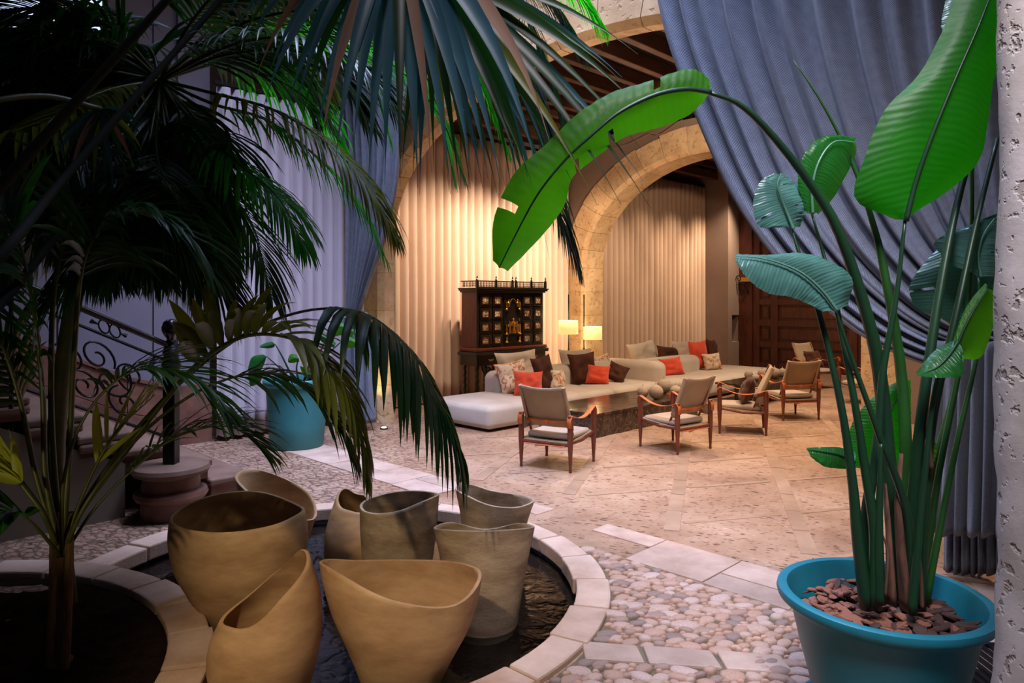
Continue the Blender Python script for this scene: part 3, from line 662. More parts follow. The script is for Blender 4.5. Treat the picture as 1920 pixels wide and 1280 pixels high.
q = MB(); q.tube([RL(.03, 1.27), RL(3.0, 1.27)], .022, 10); q.build('handrail', M['steel'], rail, world=True)
for z, r in ((1.15, .012), (.58, .012)):
    q = MB(); q.tube([RL(.0, z), RL(3.0, z)], r, 6); q.build('rail_bar', M['iron'], rail, world=True)
def scroll(a, z, r, turns=1.4, sgn=1, ph=0, hand=1):
    q = []
    for i in range(26):
        t = i / 25; rr = r * (1 - t * .82); an = ph + sgn * turns * 2 * PI * t
        q.append(RL(a + hand * rr * math.cos(an), z + rr * math.sin(an)))
    return q
for k in range(4):
    a0 = .12 + k * .62
    for (da, z, r, tn, s_, ph) in ((.16, .93, .11, 1.3, 1, -1.5), (.38, .98, .12, 1.4, -1, 3.5), (.2, .72, .12, 1.3, -1, 1.2), (.46, .74, .11, 1.5, 1, .4), (.30, .85, .16, .8, 1, 2.4), (.55, .88, .14, 1.2, 1, 5)):
        q = MB(); q.tube(scroll(a0 + da, z, r, tn, s_, ph), .0085, 5); q.build('scroll', M['iron'], rail, world=True)
    # trefoil ornament between the two upper bars
    q = MB()
    for da, s_ in ((-.035, 1), (.035, -1)):
        q.tube([RL(a0 + .3 + da + .035 * math.cos(t * .45), 1.21 + .045 * math.sin(t * .45)) for t in range(15)], .006, 5)
    q.tube([RL(a0 + .19, 1.21), RL(a0 + .23, 1.21)], [.018, .004], 6); q.tube([RL(a0 + .37, 1.21), RL(a0 + .42, 1.21)], [.004, .018], 6)
    q.build('ornament', M['iron'], rail, world=True)
for a in (1.0, 1.9, 2.8):
    q = MB(); q.tube([RL(a, .42), RL(a, 1.27)], .014, 6); q.build('baluster', M['iron'], rail, world=True)

# rough pier at the right edge
mb = MB(); rows = []
for i in range(90):
    z = i * .055; row = []
    for k in range(64):
        a = 2 * PI * k / 64; ca, sa = math.cos(a), math.sin(a)
        sup = (abs(ca) ** 5 + abs(sa) ** 5) ** (-1 / 5)
        r = .365 * sup
        p = Vector((ca * r, sa * r, z))
        d = mn.noise(Vector((p.x * 2.2, p.y * 2.2, z * 1.6))) * .030 + mn.noise(Vector((p.x * 9, p.y * 9, z * 7))) * .010 + mn.noise(Vector((p.x * 26, p.y * 26, z * 26))) * .003
        rr = r + d; c45, s45 = math.cos(math.radians(40)), math.sin(math.radians(40)); x, y = ca * rr, sa * rr
        row.append((1.80 + x * c45 - y * s45, 1.93 + x * s45 + y * c45, z))
    rows.append(row)
mb.grid(rows, True); struct('wall_pier', mb, M['pier'], 'rough weathered stone pier at the right edge of the view', smooth=True)
bpy.data.objects['wall_pier'].name = 'wall_right'

# ------------------------------------------------ curtains
def pleated(name, label, mat, u0, u1, v, z0, z1, period, amp, seed, group=None):
    rr = random.Random(seed); n = int((u1 - u0) / period * 12); rows = []
    nz = 14
    for j in range(nz + 1):
        z = z0 + (z1 - z0) * j / nz; row = []
        for i in range(n + 1):
            s = i / 12.0; ph = s + .22 * mn.noise(Vector((s * .35, seed, .0))) + .05 * mn.noise(Vector((s, z * .5, seed + 5)))
            w = math.sin(2 * PI * ph); w = math.copysign(abs(w) ** .8, w)
            am = amp * (.8 + .35 * mn.noise(Vector((s * .5, z * .3, seed + 9))))
            row.append(W(u0 + i * (u1 - u0) / n + .25 * period * math.cos(2 * PI * ph) * .4, v + w * am, z + (.012 * w if j == 0 else 0)))
        rows.append(row)
    mb = MB(); mb.grid(rows); o = mb.build(name, mat, None, auto=False)
    sd = o.modifiers.new('thick', 'SOLIDIFY'); sd.thickness = .006
    tag(o, label, 'curtain', group); return o
pleated('pleated_curtain', 'beige pleated floor length curtain lit behind the black cabinet', M['beige'], 5.62, 10.16, 8.72, .03, 4.27, .17, .075, 3)
pleated('pleated_curtain', 'taupe pleated curtain seen through the second arch', M['taupe'], 10.84, 15.2, 8.72, .03, 4.27, .18, .08, 11)
pleated('pleated_curtain', 'pale mauve pleated curtain behind the far teal planter', M['whitecurtain'], 3.32, 5.32, 8.08, .06, 4.05, .15, .06, 17)
for (u0, u1, v, z) in ((6, 10.15, 8.72, 4.29), (10.85, 15.2, 8.72, 4.29), (3.3, 5.3, 8.08, 4.07)):
    o = wbox(u0, u1, v - .02, v + .02, z, z + .04).build('curtain_rail', M['iron'], None, smooth=False); tag(o, {6: 'black rail carrying the beige curtain behind the cabinet', 10.85: 'black rail carrying the taupe curtain beyond the second arch', 3.3: 'black rail carrying the pale mauve curtain'}[u0], 'curtain rail')

def onplane(x, y, up):
    r = (x - 960) / F; Y = up / .70711 / (1 + r); return at(x, y, Y)
NU = Vector((.70711, .70711, 0))
def drape(name, mat, Lp, Rp, up, nf, amp, label=None, parent=None, seed=1, ns=170, nt=60, pinch=.35, wpow=1.0, depth_end=0.0):
    Lw = crom([onplane(x, y, up) for x, y in Lp], nt); Rw = crom([onplane(x, y, up) for x, y in Rp], nt)
    rows = []; uvs = []
    for j in range(nt + 1):
        t = j / nt; row = []
        for i in range(ns + 1):
            s = i / ns; sw = s
            ss = s + .012 * mn.noise(Vector((s * 8, t * 1.5, seed)))
            ph = ss * nf + .5 * mn.noise(Vector((s * 4, .3, seed)))
            w = math.sin(2 * PI * ph); a = amp * ((1 - t) + t * pinch) * (.75 + .5 * mn.noise(Vector((s * 5, t * 1.3, seed + 3))))
            a2 = .25 * amp * math.sin(2 * PI * ph * 2.3 + 3 * t)
            p = Lw[j].lerp(Rw[j], sw) - NU * (a * w + a2 * (.4 + .6 * t))
            row.append(p); uvs.append((s * 1.3, t * 1.6))
        rows.append(row)
    mb = MB(); mb.grid(rows); mb.uv = uvs
    o = mb.build(name, mat, parent, auto=False, world=parent is not None)
    sd = o.modifiers.new('thick', 'SOLIDIFY'); sd.thickness = .005; return o
bc = thing('tied_back_curtain', 'large blue grey woven curtain swept to the right', 'curtain', W(4.8, 1.1, 0))
drape('drape', M['blue'], [(1205, -110), (1240, 60), (1300, 225), (1375, 385), (1470, 510), (1590, 615), (1700, 672), (1790, 690), (1870, 690)],
      [(1900, -110), (1900, 20), (1900, 140), (1900, 250), (1900, 340), (1900, 410), (1900, 470), (1900, 510), (1885, 545)], 6.8 * .70711, 11, .085, parent=bc, seed=2, pinch=.30)
drape('drape_tail', M['blue'], [(1752, 640), (1748, 780), (1742, 900), (1738, 1000)], [(1900, 640), (1900, 780), (1900, 900), (1900, 1006)], 4.72, 6, .06, parent=bc, seed=5, ns=100, nt=20, pinch=1.1)
drape('drape_lining', M['blue'], [(1775, 690), (1775, 800), (1772, 950), (1770, 1074)], [(1890, 690), (1890, 800), (1890, 950), (1890, 1078)], 4.86, 7, .05, parent=bc, seed=8, ns=100, nt=20, pinch=1.1)
lc = thing('tied_back_curtain', 'narrow blue grey curtain gathered to the left beside stone jamb', 'curtain', W(4.9, 7.4, 0))
drape('drape', M['blue'], [(880, -120), (800, 40), (758, 220), (745, 350), (722, 450), (694, 530), (672, 590)],
      [(600, -120), (610, 40), (625, 180), (640, 300), (648, 400), (650, 500), (650, 590)], 4.95, 8, .10, parent=lc, seed=4, ns=130, nt=44, pinch=.25)
drape('drape_tail', M['blue'], [(674, 590), (690, 660), (696, 740), (698, 792)], [(646, 590), (640, 660), (636, 740), (634, 800)], 4.95, 6, .05, parent=lc, seed=6, ns=90, nt=16, pinch=1.3)
q = MB(); q.tube([onplane(640 + 40 * math.cos(a * .42) * .6 + 22, 590 + 5 * math.sin(a * .42), 4.95) - NU * .07 * math.sin(a * .42) for a in range(16)], .014, 6); q.build('tieback', M['blue'], lc, world=True)

# ------------------------------------------------ seating
R45 = PI / 4
def sofa(name, label, u0, v0, parts_):
    t = thing(name, label, 'sofa', W(u0, v0, 0), R45)
    for nm, (x0, x1, y0, y1, z0, z1, r, pf) in parts_:
        MB().rbox(x0, x1, y0, y1, z0, z1, r, puff=pf).build(nm, M['sofa'], t, auto=False)
    return t
s1 = sofa('modular_sofa', 'long low pale linen sofa with chaise behind the dark coffee table', 5.88, 6.28,
     [('seat', (0, 1.12, 0, 1.2, .03, .31, .07, .02)), ('seat', (1.13, 2.55, 0, 1.2, .03, .31, .07, .025)), ('seat', (2.56, 3.86, 0, 1.2, .03, .31, .07, .025)),
      ('backrest', (1.0, 3.98, .84, 1.22, .12, .60, .12, .01)), ('armrest', (3.70, 3.98, .02, 1.2, .05, .62, .11, .01))])
s2 = sofa('modular_sofa', 'pale linen sofa standing beyond the arch with red cushions', 9.92, 5.86,
     [('seat', (0, 1.3, 0, 1.25, .03, .31, .08, .025)), ('seat', (1.31, 3.2, 0, 1.25, .03, .31, .08, .03)), ('backrest', (-.02, 1.75, .88, 1.26, .12, .60, .12, .01))])
def pillow_mesh(w, h, th, n=14, seed=0):
    top = []; bot = []
    for j in range(n + 1):
        r1 = []; r2 = []
        for i in range(n + 1):
            a = -1 + 2 * i / n; b = -1 + 2 * j / n
            pinx = 1 - .10 * (1 - b * b) * abs(a) ** 3; piny = 1 - .10 * (1 - a * a) * abs(b) ** 3
            x = a * w / 2 * (1 - .11 * (1 - b * b) * abs(a)); z = b * h / 2 * (1 - .11 * (1 - a * a) * abs(b))
            e = max(0, (1 - a ** 4)) ** .6 * max(0, (1 - b ** 4)) ** .6
            cr = .16 * mn.noise(Vector((a * 2.6 + seed, b * 2.6, seed)))
            d = th / 2 * e * (1 + cr * 3)
            r1.append((x, -d, z)); r2.append((x, d, z))
        top.append(r1); bot.append(r2[::-1])
    return top, bot
def cushion(name, label, x, yb, wpx, hpx, mat, yaw=20, lean=14, roll=0, th=.19, zs=.325, group=None, dY=0):
    Y = (H - zs) * F / (yb - HY) + dY; w = wpx * Y / F; h = hpx * Y / F / math.cos(math.radians(lean))
    p = at(x, yb, Y); p.z = zs
    a, b = pillow_mesh(w * 1.04, h * 1.04, th, seed=x * .1)
    mb = MB(); mb.grid(a); mb.grid(b)
    mb.v = [(q[0], q[1], q[2] + h / 2) for q in mb.v]
    mx = Matrix.Rotation(math.radians(roll), 4, 'Y')
    mb.v = [tuple(Matrix.Rotation(math.radians(-lean), 4, 'X') @ (mx @ (Vector(q) - Vector((0, 0, h / 2))) + Vector((0, 0, h / 2)))) for q in mb.v]
    o = mb.build(name, mat, None, auto=False)
    o.location = p + Vector((0, th * .2, 0)); o.rotation_euler = (0, 0, math.radians(yaw))
    tag(o, label, 'cushion', group); return o
cushion('back_cushion', 'large grey linen cushion at the left end of the near sofa', 976, 722, 88, 62, M['sofa'], 30, 16, -3, .24, .33)
cushion('back_cushion', 'large grey linen cushion behind the second brown pillow', 1088, 714, 74, 58, M['sofa'], 32, 16, 0, .24, .33)
cushion('back_cushion', 'large grey linen cushion at the left of the far sofa', 1212, 692, 64, 50, M['sofa'], 28, 16, -8, .24, .33)
cushion('back_cushion', 'large grey linen cushion behind the tall red pillow', 1288, 690, 48, 50, M['sofa'], 30, 16, 0, .24, .33)
cushion('scatter_cushion', 'cream sprigged pillow at the far left of the near sofa', 968, 736, 66, 56, M['print'], 28, 22, -8)
cushion('scatter_cushion', 'red pillow in front of the leftmost cream sprigged pillow', 992, 741, 56, 43, M['red'], 10, 18, 2, .15)
cushion('scatter_cushion', 'brown velvet pillow right of the leftmost red pillow', 1025, 733, 44, 64, M['brown'], 30, 14, -10, .15)
cushion('scatter_cushion', 'small cream sprigged pillow right of the first brown one', 1048, 732, 35, 38, M['print'], 40, 16, 8, .16)
cushion('scatter_cushion', 'big brown velvet pillow in the middle of the near sofa', 1096, 719, 53, 56, M['brown'], 14, 14, -5, .16)
cushion('scatter_cushion', 'cream sprigged pillow half hidden behind the middle red one', 1135, 708, 34, 42, M['print'], 20, 16, -12, .15)
cushion('scatter_cushion', 'red pillow between two brown pillows on the near sofa', 1122, 720, 44, 34, M['red'], 0, 20, 6, .14)
cushion('scatter_cushion', 'brown pillow at the right end of the near sofa cushions', 1157, 717, 38, 34, M['brown'], -10, 20, 22, .13)
cushion('scatter_cushion', 'cream sprigged pillow at the left of the far sofa', 1222, 690, 34, 32, M['print'], 26, 20, -6, .15)
cushion('scatter_cushion', 'brown pillow above the lying red one on the far sofa', 1258, 692, 46, 42, M['brown'], 18, 18, 5, .15)
cushion('scatter_cushion', 'wide red pillow beside the near sofa arm', 1264, 704, 48, 32, M['red'], 20, 24, -5, .15)
cushion('scatter_cushion', 'tall red pillow in the middle of the far sofa', 1314, 693, 40, 53, M['red'], 24, 10, -3, .15)
cushion('scatter_cushion', 'brown pillow behind the rightmost cream sprigged pillow', 1344, 689, 26, 52, M['brown'], 45, 16, 8, .14)
cushion('scatter_cushion', 'small cream sprigged pillow right of the tall red one', 1338, 694, 36, 31, M['print'], 12, 16, -4, .14)

def table(label, u0, u1, v0, v1, zt, ins, base_h):
    t = thing('coffee_table', label, 'table', W(u0, v0, 0), R45)
    L = u1 - u0; D = v1 - v0
    nx = max(2, round(L / .45)); ny = 2
    for i in range(nx):
        for j in range(ny):
            MB().box(L * i / nx + .002, L * (i + 1) / nx - .002, D * j / ny + .002, D * (j + 1) / ny - .002, zt - .03, zt + R.uniform(-.0008, .0008)).build('top_slab', M['marble'], t, smooth=False, bevel=.003)
    MB().box(ins, L - ins, ins, D - ins, 0, zt - .031).build('base', M['marble'], t, smooth=False, bevel=.004)
    return t
table('long low dark veined marble coffee table before the near sofa', 6.54, 8.85, 5.155, 6.08, .285, .012, 0)
table('second low dark marble coffee table behind the third armchair', 10.3, 12.1, 4.95, 5.72, .30, .22, 0)
def ballvase(label, x, yb, wpx, zt, grp, hk=1.0):
    Y = (H - zt) * F / (yb - HY); r = wpx * Y / F / 2; t = thing('clay_vase', label, 'vase', Vector(((x - 960) * Y / F, Y, zt)), 0, grp)
    pr = [(r * .35, 0)]
    for i in range(1, 15):
        a = -PI / 2 + PI * i / 15; rr = r * math.cos(a) * (1 + .012 * (i % 2)); zz = r * hk * (1 + math.sin(a)) 
        if rr > r * .2: pr.append((rr, zz))
    zt2 = pr[-1][1]
    MB().lathe(pr + [(r * .15, zt2 + r * .06), (0, zt2 + r * .08)], 24).build('body', M['clayball'], t, auto=False)
    MB().lathe([(r * .16, zt2 + r * .04), (r * .09, zt2 + r * .18), (r * .05, zt2 + r * .42), (0, zt2 + r * .45)], 10).build('stopper', M['clayball'], t)
ballvase('small round clay vase leftmost on the near coffee table', 1205, 746, 20, .287, 'vases on the near table', 1.1)
ballvase('large round clay vase second from left on the near table', 1230, 748, 27, .287, 'vases on the near table')
ballvase('largest round clay vase at the back of the near table', 1245, 737, 27, .287, 'vases on the near table')
ballvase('squat clay vase with dark stopper right of the largest one', 1267, 741, 22, .287, 'vases on the near table', .85)
ballvase('pale clay vase rightmost on the near coffee table', 1281, 737, 22, .287, 'vases on the near table')
ballvase('clay vase leftmost on the second coffee table', 1404, 711, 16, .302, 'vases on the second table', 1.1)
ballvase('front squat clay vase on the second coffee table', 1417, 714, 15, .302, 'vases on the second table', .85)
ballvase('clay vase behind the squat one on the second table', 1429, 709, 17, .302, 'vases on the second table')
ballvase('large clay vase right of centre on the second table', 1452, 709, 20, .302, 'vases on the second table')
ballvase('clay vase rightmost on the second coffee table', 1467, 706, 16, .302, 'vases on the second table')

def safari_chair(label, cx, cy, fx, fy, group='safari armchairs'):
    rz = math.atan2(fy, fx) - PI / 2
    t = thing('safari_chair', label, 'chair', (cx, cy, 0), rz, group); w = .265
    for sx in (-1, 1):
        for sy in (-1, 1):
            hgt = .56 if sy > 0 else .53
            q = MB(); q.lathe([(.013, 0), (.015, .01), (.0125, .03), (.017, .1), (.024, .22), (.027, .30), (.026, hgt - .02), (.022, hgt), (0, hgt + .004)], 12, Matrix.Translation((sx * w, sy * w, 0)))
            q.build('leg', M['chairwood'], t)
        q = MB(); q.tube([(sx * w, -w, .27), (sx * w, 0, .265), (sx * w, w, .31)], .014, 8); q.build('side_rail', M['chairwood'], t)
        # back post leaning backwards
        q = MB(); q.tube([(sx * .225, -.10, .27), (sx * .225, -.24, .56), (sx * .225, -.33, .80)], [.012, .014, .011], 8); q.build('back_post', M['chairwood'], t)
        # leather arm strap, sagging, wrapping over both leg tops
        q = MB(); pts = []
        for i in range(13):
            s = i / 12; y = w - 2 * w * s; z = (.565 * (1 - s) + .535 * s) - .065 * math.sin(PI * s) ** 1.0
            pts.append((y, z))
        pts = [(w + .028, .47), (w + .028, .53)] + pts + [(-w - .028, .50), (-w - .028, .42)]
        rows = [[(sx * w - .024, y, z) for y, z in pts], [(sx * w + .024, y, z) for y, z in pts]]
        q.grid(rows); o = q.build('arm_strap', M['leather'], t, auto=False); sd = o.modifiers.new('thick', 'SOLIDIFY'); sd.thickness = .006; sd.offset = 0
    for sy in (-1, 1):
        q = MB(); q.tube([(-w, sy * w, .255 if sy < 0 else .30), (w, sy * w, .255 if sy < 0 else .30)], .016, 8); q.build('cross_rail', M['chairwood'], t)
    # canvas seat sling and cushion
    q = MB(); rows = []
    for j in range(9):
        s = j / 8; y = -w + 2 * w * s; rows.append([((-w + 2 * w * i / 8), y, (.275 + .045 * s) - .02 * math.sin(PI * i / 8) * math.sin(PI * s)) for i in range(9)])
    q.grid(rows); o = q.build('seat_sling', M['canvas'], t, auto=False); sd = o.modifiers.new('thick', 'SOLIDIFY'); sd.thickness = .008
    q = MB(); q.rbox(-.235, .235, -.20, .25, .285, .345, .028, puff=.012); o = q.build('seat_cushion', M['pad'], t, auto=False); 
    # canvas back
    q = MB(); rows = []
    for j in range(11):
        s = j / 10; z = .40 + .405 * s; row = []
        for i in range(13):
            a = i / 12; x = (-.238 + .476 * a) * (1 - .03 * math.sin(PI * s)); yb = -.155 - .195 * s - .03 * math.sin(PI * a) * (1 - .4 * s)
            zz = z - .022 * math.sin(PI * a) * s; row.append((x, yb, zz))
        rows.append(row)
    q.grid(rows); o = q.build('back_canvas', M['canvas'], t, auto=False); sd = o.modifiers.new('thick', 'SOLIDIFY'); sd.thickness = .012
    for sx in (-1, 1):   # pockets round the posts
        q = MB(); q.tube([(sx * .232, -.18, .42), (sx * .232, -.345, .805)], .021, 8, flat=.8); q.build('post_sleeve', M['canvas'], t)
        q = MB(); q.grid([[(sx * .24, -.17, .50), (sx * .24, -.15, .38)], [(sx * .268, -w - .02, .46), (sx * .268, -w - .02, .36)]]); o = q.build('side_flap', M['canvas'], t, auto=False); sd = o.modifiers.new('thick', 'SOLIDIFY'); sd.thickness = .006
    q = MB(); q.grid([[(-.22 + .44 * i / 8, -.215 - .03 * math.sin(PI * i / 8), .445 - .006 * math.sin(PI * i / 8)) for i in range(9)], [(-.22 + .44 * i / 8, -.222 - .03 * math.sin(PI * i / 8), .475 - .006 * math.sin(PI * i / 8)) for i in range(9)]])
    o = q.build('back_strap', M['leather'], t, auto=False); sd = o.modifiers.new('thick', 'SOLIDIFY'); sd.thickness = .008; sd.offset = 0
    q = MB(); q.box(-.02, .025, -.262, -.245, .435, .475); q.build('buckle', M['leather'], t, smooth=False, bevel=.004)
    q = MB(); q.tube([(-.22, -w - .012, .238), (.22, -w - .012, .238)], .011, 6, flat=.6); q.tube([(-.02, -w - .012, .235), (-.1, -w - .02, .225)], .008, 6); q.build('seat_strap', M['leather'], t)
    return t
c1 = safari_chair('safari armchair nearest the camera seen from behind, canvas back in cool light', .453, 7.0, .51, .86)
CH = [('safari armchair second from the left turned towards the near table vases', 1.79, 7.785, -.585, .81),
      ('safari armchair seen from the side with dark cushion on its seat', 2.84, 8.76, -.96, .28),
      ('safari armchair seen from behind in front of the dark far armchair', 3.83, 9.79, -.2, .98),
      ('farthest safari armchair facing the camera before the wooden door', 5.62, 13.1, .45, -.89),
      ('rightmost safari armchair half hidden behind the plant stems', 5.52, 11.15, -.72, .69)]
chairs = [c1]
for lb, x, y, fx, fy in CH:
    c = copy_tree(c1); c.location = (x, y, 0); c.rotation_euler = (0, 0, math.atan2(fy, fx) - PI / 2); c['label'] = lb; chairs.append(c)
def chair_cushion(i, label):
    c = chairs[i]; mx = wm(c); a, b = pillow_mesh(.40, .34, .14, seed=i)
    mb = MB(); mb.grid(a); mb.grid(b); L = Matrix.Translation((0, -.06, .352 + .16)) @ Matrix.Rotation(math.radians(24), 4, 'X')
    o = mb.build('scatter_cushion', M['brown'], None, auto=False); o.matrix_basis = mx @ L; tag(o, label, 'cushion')
chair_cushion(2, 'dark brown cushion leaning in the side view safari chair')
chair_cushion(4, 'dark brown cushion in the farthest armchair by the door')
chair_cushion(5, 'dark brown cushion in the rightmost safari armchair')

# ------------------------------------------------ cabinet on stand
cb = thing('writing_cabinet', 'black and gilt antique drawer cabinet on a stand behind the sofa', 'cabinet', W(7.235, 8.04, 0), R45)
CW = 1.59; CD = .36
def cbx(nm, mat, x0, x1, y0, y1, z0, z1, par=cb, bev=.004): return MB().box(x0, x1, y0, y1, z0, z1).build(nm, mat, par, smooth=False, bevel=bev)
cbx('body', M['redwood'], .05, 1.54, .02, CD, .87, 1.73)
cbx('front_frame', M['ebony'], .05, 1.54, 0.0, .025, .87, 1.73)
for z0, z1, o_ in ((1.73, 1.755, .03), (1.755, 1.78, .055), (1.78, 1.80, .07)):
    cbx('cornice', M['ebony'], .05 - o_, 1.54 + o_, -o_, CD + .01, z0, z1)
cbx('base_moulding', M['redwood'], .0, 1.59, -.05, CD + .01, .815, .87, bev=.015); cbx('base_moulding', M['ebony'], -.02, 1.61, -.07, CD + .02, .755, .812, bev=.01)
cbx('stand_apron', M['ebony'], .02, 1.57, -.03, CD, .60, .755)
def twist_leg(x, y):
    q = MB(); rows = []
    for j in range(50):
        z = .02 + .58 * j / 49; rows.append([(x + (.022 + .006 * math.cos(3 * a_ - z * 60)) * math.cos(a_), y + (.022 + .006 * math.cos(3 * a_ - z * 60)) * math.sin(a_), z) for a_ in [2 * PI * k / 12 for k in range(12)]])
    q.grid(rows, True); o = q.build('leg', M['ebony'], cb, auto=False)
    cbx('leg_block', M['ebony'], x - .035, x + .035, y - .035, y + .035, 0.0, .05)
for x in (.08, .52, 1.07, 1.51):
    for y in (.02, CD - .05): twist_leg(x, y)
cbx('stretcher', M['ebony'], .08, 1.51, .0, .04, .06, .09)
q = MB()
for cx in (.3, .8, 1.29):
    q.tube([(cx + .13 * math.cos(PI * k / 10), .02, .60 - .13 * math.sin(PI * k / 10)) for k in range(11)], .018, 6)
    for s_ in (-1, 1): q.tube([(cx + s_ * (.06 - .045 * k / 12) * math.cos(k * .6) , .02, .52 + (.05 - .035 * k / 12) * math.sin(k * .6)) for k in range(13)], .010, 5)
q.build('carved_arches', M['ebony'], cb)
cols = [(.10, .30), (.36, .56), (1.03, 1.22), (1.29, 1.48)]
for x0, x1 in cols:
    for r_ in range(4):
        z0 = .90 + r_ * .205; z1 = z0 + .175
        d = cbx('drawer', M['ebony'], x0, x1, -.022, 0.0, z0, z1)
        fr = MB(); a, b, c, e = x0 + .03, x1 - .03, z0 + .03, z1 - .03
        fr.box(a, b, -.032, -.020, c, c + .01).box(a, b, -.032, -.020, e - .01, e).box(a, a + .01, -.032, -.02, c, e).box(b - .01, b, -.032, -.02, c, e)
        fr.build('drawer_moulding', M['redwood'], d, smooth=False)
        pm = MB(); pm.box(a + .01, b - .01, -.027, -.020, c + .01, e - .01); pm.build('painted_panel', M['painting'], d, smooth=False)
for x in (.33, 1.255):
    for r_ in range(4): cbx('gilt_strip', M['gold'], x - .006, x + .006, -.018, 0, .93 + r_ * .205, 1.05 + r_ * .205)
# central portal
cbx('portal_recess', M['ebony'], .62, .97, -.012, 0, .90, 1.70)
q = MB(); q.tube([(.80 + .075 * math.cos(PI * k / 12), -.03, 1.54 + .09 * math.sin(PI * k / 12)) for k in range(13)], .005, 6); q.build('portal_arch', M['gold'], cb)
for x in (.655, .945):
    for z0, hh in ((.93, .10), (1.06, .16), (1.45, .13)):
        q = MB(); q.lathe([(.028, z0), (.028, z0 + .015), (.016, z0 + .03), (.019, z0 + hh * .5), (.014, z0 + hh - .02), (.024, z0 + hh)], 10, Matrix.Translation((x, -.03, 0))); q.build('gilt_column', M['gold'], cb)
def figure(x, z, h):
    q = MB(); q.lathe([(.16 * h, 0), (.15 * h, .1 * h), (.11 * h, .45 * h), (.14 * h, .68 * h), (.13 * h, .76 * h), (.04 * h, .81 * h), (.075 * h, .87 * h), (.075 * h, .94 * h), (.03 * h, h), (0, h)], 10, Matrix.Translation((x, -.035, z)))
    q.tube([(x - .12 * h, -.035, z + .72 * h), (x - .2 * h, -.045, z + .55 * h), (x - .1 * h, -.06, z + .5 * h)], .03 * h, 5)
    q.tube([(x + .12 * h, -.035, z + .72 * h), (x + .22 * h, -.045, z + .6 * h), (x + .2 * h, -.06, z + .8 * h)], .03 * h, 5)
    q.build('gilt_figure', M['gold'], cb)
figure(.80, 1.08, .24); figure(.72, 1.08, .19); figure(.88, 1.08, .19); figure(.7, 1.50, .12); figure(.9, 1.50, .12)
cbx('portal_drawer', M['ebony'], .70, .90, -.025, 0, .92, 1.04)
for x, w_ in ((.80, .12), (.30, .05), (1.30, .05)):
    q = MB()
    for k in range(-3, 4):
        q.lathe([(0, -.012), (.014, 0), (0, .012)], 6, Matrix.Translation((x + k * w_ / 3.2, -.045, .68 + .012 * (k % 2))))
    q.tube([(x - w_, -.045, .69), (x - w_ / 2, -.045, .665), (x, -.045, .675), (x + w_ / 2, -.045, .665), (x + w_, -.045, .69)], .007, 5); q.build('gilt_mount', M['gold'], cb)
# gallery of balusters
for x in (.02, .42, .78, .86, 1.22, 1.56):
    q = MB(); q.box(x - .015, x + .015, -.05, -.02, 1.80, 1.915); q.lathe([(.012, 1.915), (.018, 1.93), (.006, 1.945), (.014, 1.96), (.004, 1.98), (0, 2.0)], 8, Matrix.Translation((x, -.035, 0))); q.build('gallery_post', M['ebony'], cb, smooth=False)
bal = MB().lathe([(.007, 1.815), (.010, 1.83), (.005, 1.85), (.009, 1.865), (.005, 1.88), (.007, 1.895)], 7).data('baluster', M['ebony'])
for i in range(46):
    inst('baluster', bal, cb, Matrix.Translation((.05 + i * .0328, -.035, 0)))
for i in range(9): inst('baluster', bal, cb, Matrix.Translation((.02, 0 + i * .036, 0)))
cbx('gallery_rail', M['ebony'], 0.0, 1.58, -.045, -.025, 1.895, 1.91, bev=.002); cbx('gallery_rail', M['ebony'], 0.01, .03, -.04, CD - .02, 1.895, 1.91, bev=.002); cbx('gallery_rail', M['ebony'], 0.0, 1.58, -.045, -.025, 1.80, 1.815, bev=.002)

# ------------------------------------------------ floor lamps
def lamp(label, px, v, yt, y0, y1, offx, wpx):
    r = (px - 960) / F; u = v * (1 + r) / (1 - r); p = W(u, v); Y = p.y
    t = thing('floor_lamp', label, 'lamp', p, 0, 'floor lamps')
    z = lambda y: H - (y - HY) * Y / F
    MB().lathe([(.13, 0), (.13, .015), (.03, .02), (.001, .02)], 24).build('base', M['black'], t)
    MB().tube([(0, 0, .02), (0, 0, .75)], .017, 10).build('lower_pole', M['black'], t)
    MB().tube([(0, 0, .7), (0, 0, z(yt))], .012, 10).build('pole', M['black'], t)
    rs = wpx * Y / F / 2; cx = offx * Y / F
    q = MB(); n = 32; cy = -(rs + .02) if abs(cx) < .05 else -.02
    q.grid([[(cx + rr * math.cos(2 * PI * k / n), cy + rr * math.sin(2 * PI * k / n), zz) for k in range(n)] for rr, zz in ((rs, z(y1)), (rs, z(y0)))], True)
    o = q.build('lamp_shade', M['shade'], t); sd = o.modifiers.new('thick', 'SOLIDIFY'); sd.thickness = .004
    q = MB(); q.tube([(0, 0, z((y0 + y1) / 2)), (cx, cy, z((y0 + y1) / 2))], .006, 6); q.build('shade_arm', M['black'], t)
    q = MB(); q.lathe([(.0, -.035), (.025, -.02), (.032, 0), (.02, .03), (.012, .05), (0, .05)], 12, Matrix.Translation((cx, cy, z((y0 + y1) / 2)))); q.build('bulb', M['bulb'], t)
    point('lamp_light', Vector((p.x + cx, p.y + cy, z(y1) - .06)), 7, (1, .75, .42), .06)
    point('lamp_light', Vector((p.x + cx, p.y + cy, z(y0) + .06)), 7, (1, .75, .42), .06)
lamp('black floor lamp with cream shade nearer the cabinet', 1066, 8.05, 552, 600, 625, -2, 36)
lamp('black floor lamp with lower cream shade beside the arch pier', 1095, 8.05, 552, 612, 636, 16, 35)
